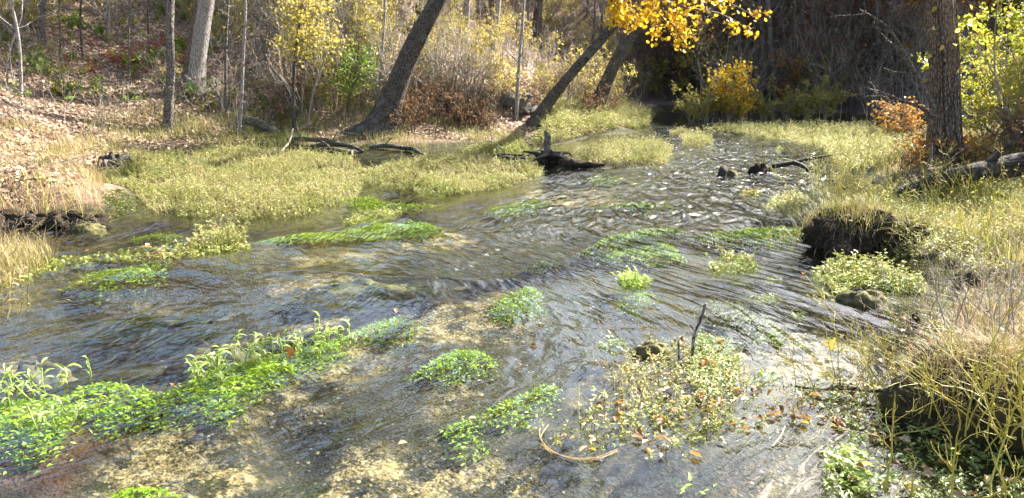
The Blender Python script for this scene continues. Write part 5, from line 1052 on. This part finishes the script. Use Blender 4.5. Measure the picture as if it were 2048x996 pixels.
# loop of straws round the end of the island
t = thing("straw_loop", "bent orange straws looped round the downstream end of the island", "straw", at(1150, 900))
for i in range(4):
    j = ro.normal(0, 4.0, (7, 2)); pts = [(1088, 852), (1077, 868), (1080, 885), (1105, 903), (1145, 914), (1200, 916), (1236, 896)][(0 if i < 2 else 2):]
    P = resample([at(x + j[k, 0], y + j[k, 1] + i * 1.1, .006 + .004 * (i % 3)) for k, (x, y) in enumerate(pts)], 14); add("straw", [(*tubes(P[None], np.linspace(.0024, .001, 14)[None], 5), 0)], [M['straw']], t, True)
b0 = at(1545, 892, .01); t = log("reed_stem", "bent tan reed stem lying on the water below the red leaves", [b0, at(1562, 872, .02), at(1570, 852, .03)], [.003, .004, .003], 'straw', 6, 8, .03, "reed"); add("side_shoot", [(*tubes(resample([at(1552, 882, .015), at(1565, 890, .01), at(1578, 893, .01)], 5)[None], .0025, 5), 0)], [M['straw']], t)

# ------------------------------------------------------------------ fallen leaves one can point to
me_m = {k: mk_mesh("fallen_leaf", [(MAPLE[0] * [1, 1, 1.6], MAPLE[1], 0)], [M[k]]) for k in ('gold', 'russet', 'brown', 'litter', 'red', 'yellow')}
me_o = {k: mk_mesh("fallen_leaf", [(LEAF6[0] * [.6, 1, 1.3], LEAF6[1], 0)], [M[k]]) for k in ('russet', 'brown', 'litter', 'gold', 'red')}
def fallen(label, x, y, s, mt, z=.012, tilt=.15, maple=False, group=None, up=None):
    p = at(x, y, z); a = ro.uniform(0, 6.28); o = place_leaf((me_m if maple else me_o)[mt], p, (math.cos(a), math.sin(a), ro.normal(0, tilt)), np.array([0, 0, 1.]) + ro.normal(0, tilt, 3) if up is None else np.array(up), s, None, "fallen_leaf")
    tag(o, label, "leaf", group); return o
fallen("large yellow leaf caught upright among the open yellow twigs", 1674, 692, .10, 'yellow', .10, .1, True, up=(-.2, -1, .35))
fallen("curled brown leaf floating above the leafy island's corner", 1075, 692, .07, 'brown', .012, .4)
fallen("small tan leaf floating near the weed by the leafy island", 1044, 730, .045, 'litter')
fallen("pale round leaf floating below the rounded weed pillow", 955, 761, .03, 'litter')
fallen("pale leaf on the ragged weed bed", 953, 838, .045, 'litter')
fallen("yellowish leaf sunk in the shallows under the weed pillow", 817, 887, .06, 'litter')
fallen("orange brown leaf propped on the pale cress row", 570, 706, .09, 'russet', .09, .2, True, up=(.1, -1, .3))
fallen("pink brown leaf at the foot of the cress row", 344, 772, .055, 'brown', .02)
fallen("orange leaf drifting over the dark pool", 724, 549, .08, 'gold')
fallen("pinkish leaf lying on the dark green weed raft", 792, 626, .07, 'litter', .03)
fallen("tiny pink leaf near the bottom edge by the dark hole", 462, 990, .03, 'litter')
fallen("brown leaf in the slick behind the lime tuft", 1198, 640, .05, 'brown')
fallen("orange leaf on water's edge beside the wide leafy clump", 1606, 548, .07, 'russet')
fallen("large orange leaf at the near edge of the leafy island", 1378, 905, .07, 'russet', .02, .3)
fallen("orange leaf lying against the upstream side of the snag", 1410, 720, .06, 'russet', .05, .3)
fallen("brown leaf standing on the flat bank beside the mossy mound", 1870, 640, .07, 'russet', .12, .4, True)
for i, (x, y) in enumerate(((1532, 828), (1548, 824), (1566, 827), (1590, 826), (1604, 830), (1618, 838), (1634, 832), (1650, 836), (1664, 840), (1676, 848), (1692, 846), (1618, 848))):
    fallen("glossy red brown leaf in the row stranded beside the dead branch", x, y, .055, 'russet' if i % 3 else 'brown', .015, .35, group="leaves stranded in a row")
q = inpoly(MATS['leafisland'], 130, ro)
for i, (x, y) in enumerate(q):
    o = place_leaf(me_o[('russet', 'brown', 'litter', 'litter', 'russet', 'brown')[i % 6]], (x, y, max(g1(x, y), 0) + .012 + .02 * ro.uniform()), (*ro.normal(0, 1, 2), ro.normal(0, .2)), np.array([0, 0, 1.]) + ro.normal(0, .3, 3), .055 * ro.uniform(.6, 1.3), None, "fallen_leaf")
    c_ = ('russet', 'brown', 'pale tan', 'pale tan', 'russet', 'brown')[i % 6]; dd_ = [(math.hypot(x - at(*q_)[0], y - at(*q_)[1]), t_) for q_, t_ in (((1390, 700), 'under the crooked snag'), ((1150, 890), 'inside the straw loop'), ((1340, 890), 'at the near edge of the leafy island'), ((1330, 790), 'amid the herbs of the leafy island'), ((1480, 800), 'on the upstream side of the leafy island'), ((1600, 840), 'in the tail of leaves reaching the dead branch'), ((1250, 820), 'by the straggling stems of the island'))]
    tag(o, ("large " if o.scale.x > .055 else "small ") + c_ + " leaf lying " + min(dd_)[1], "leaf", "leaves on the leafy island")
q = np.vstack([inpoly(MATS['spit'], 30, ro)])
for i, (x, y) in enumerate(q):
    o = place_leaf(me_o[('russet', 'brown', 'litter', 'litter')[i % 4]], (x, y, max(g1(x, y), 0) + .03), (*ro.normal(0, 1, 2), ro.normal(0, .2)), np.array([0, 0, 1.]) + ro.normal(0, .3, 3), .08 * ro.uniform(.6, 1.2), None, "fallen_leaf")
    tag(o, "tan or rusty leaf lying on the low spit", "leaf", "leaves on the spit")
q = np.vstack([inpoly(MATS['nearright'], 60, ro), inpoly(poly([(1700, 700), (1800, 640), (1950, 660), (1900, 780), (1760, 790)]), 40, ro)])
for i, (x, y) in enumerate(q):
    o = place_leaf(me_o[('russet', 'brown', 'litter', 'litter')[i % 4]], (x, y, max(g1(x, y), 0) + .03), (*ro.normal(0, 1, 2), ro.normal(0, .2)), np.array([0, 0, 1.]) + ro.normal(0, .4, 3), .055 * ro.uniform(.6, 1.2), None, "fallen_leaf")
    c_ = ('russet', 'brown', 'pale tan', 'pale tan')[i % 4]; dd_ = [(math.hypot(x - at(*q_)[0], y - at(*q_)[1]), t_) for q_, t_ in (((1800, 800), 'beside the dark dead branch'), ((1700, 940), 'by the sparse cress clump'), ((1880, 900), 'below the mossy mound'), ((1800, 680), 'among the open yellow twigs'), ((1920, 690), 'under the arching dead stems'), ((1850, 1000), 'at the bottom edge under the forked branch'))]
    tag(o, ("large " if o.scale.x > .05 else "small ") + c_ + " dead leaf " + min(dd_)[1], "leaf", "leaves near the mossy mound")
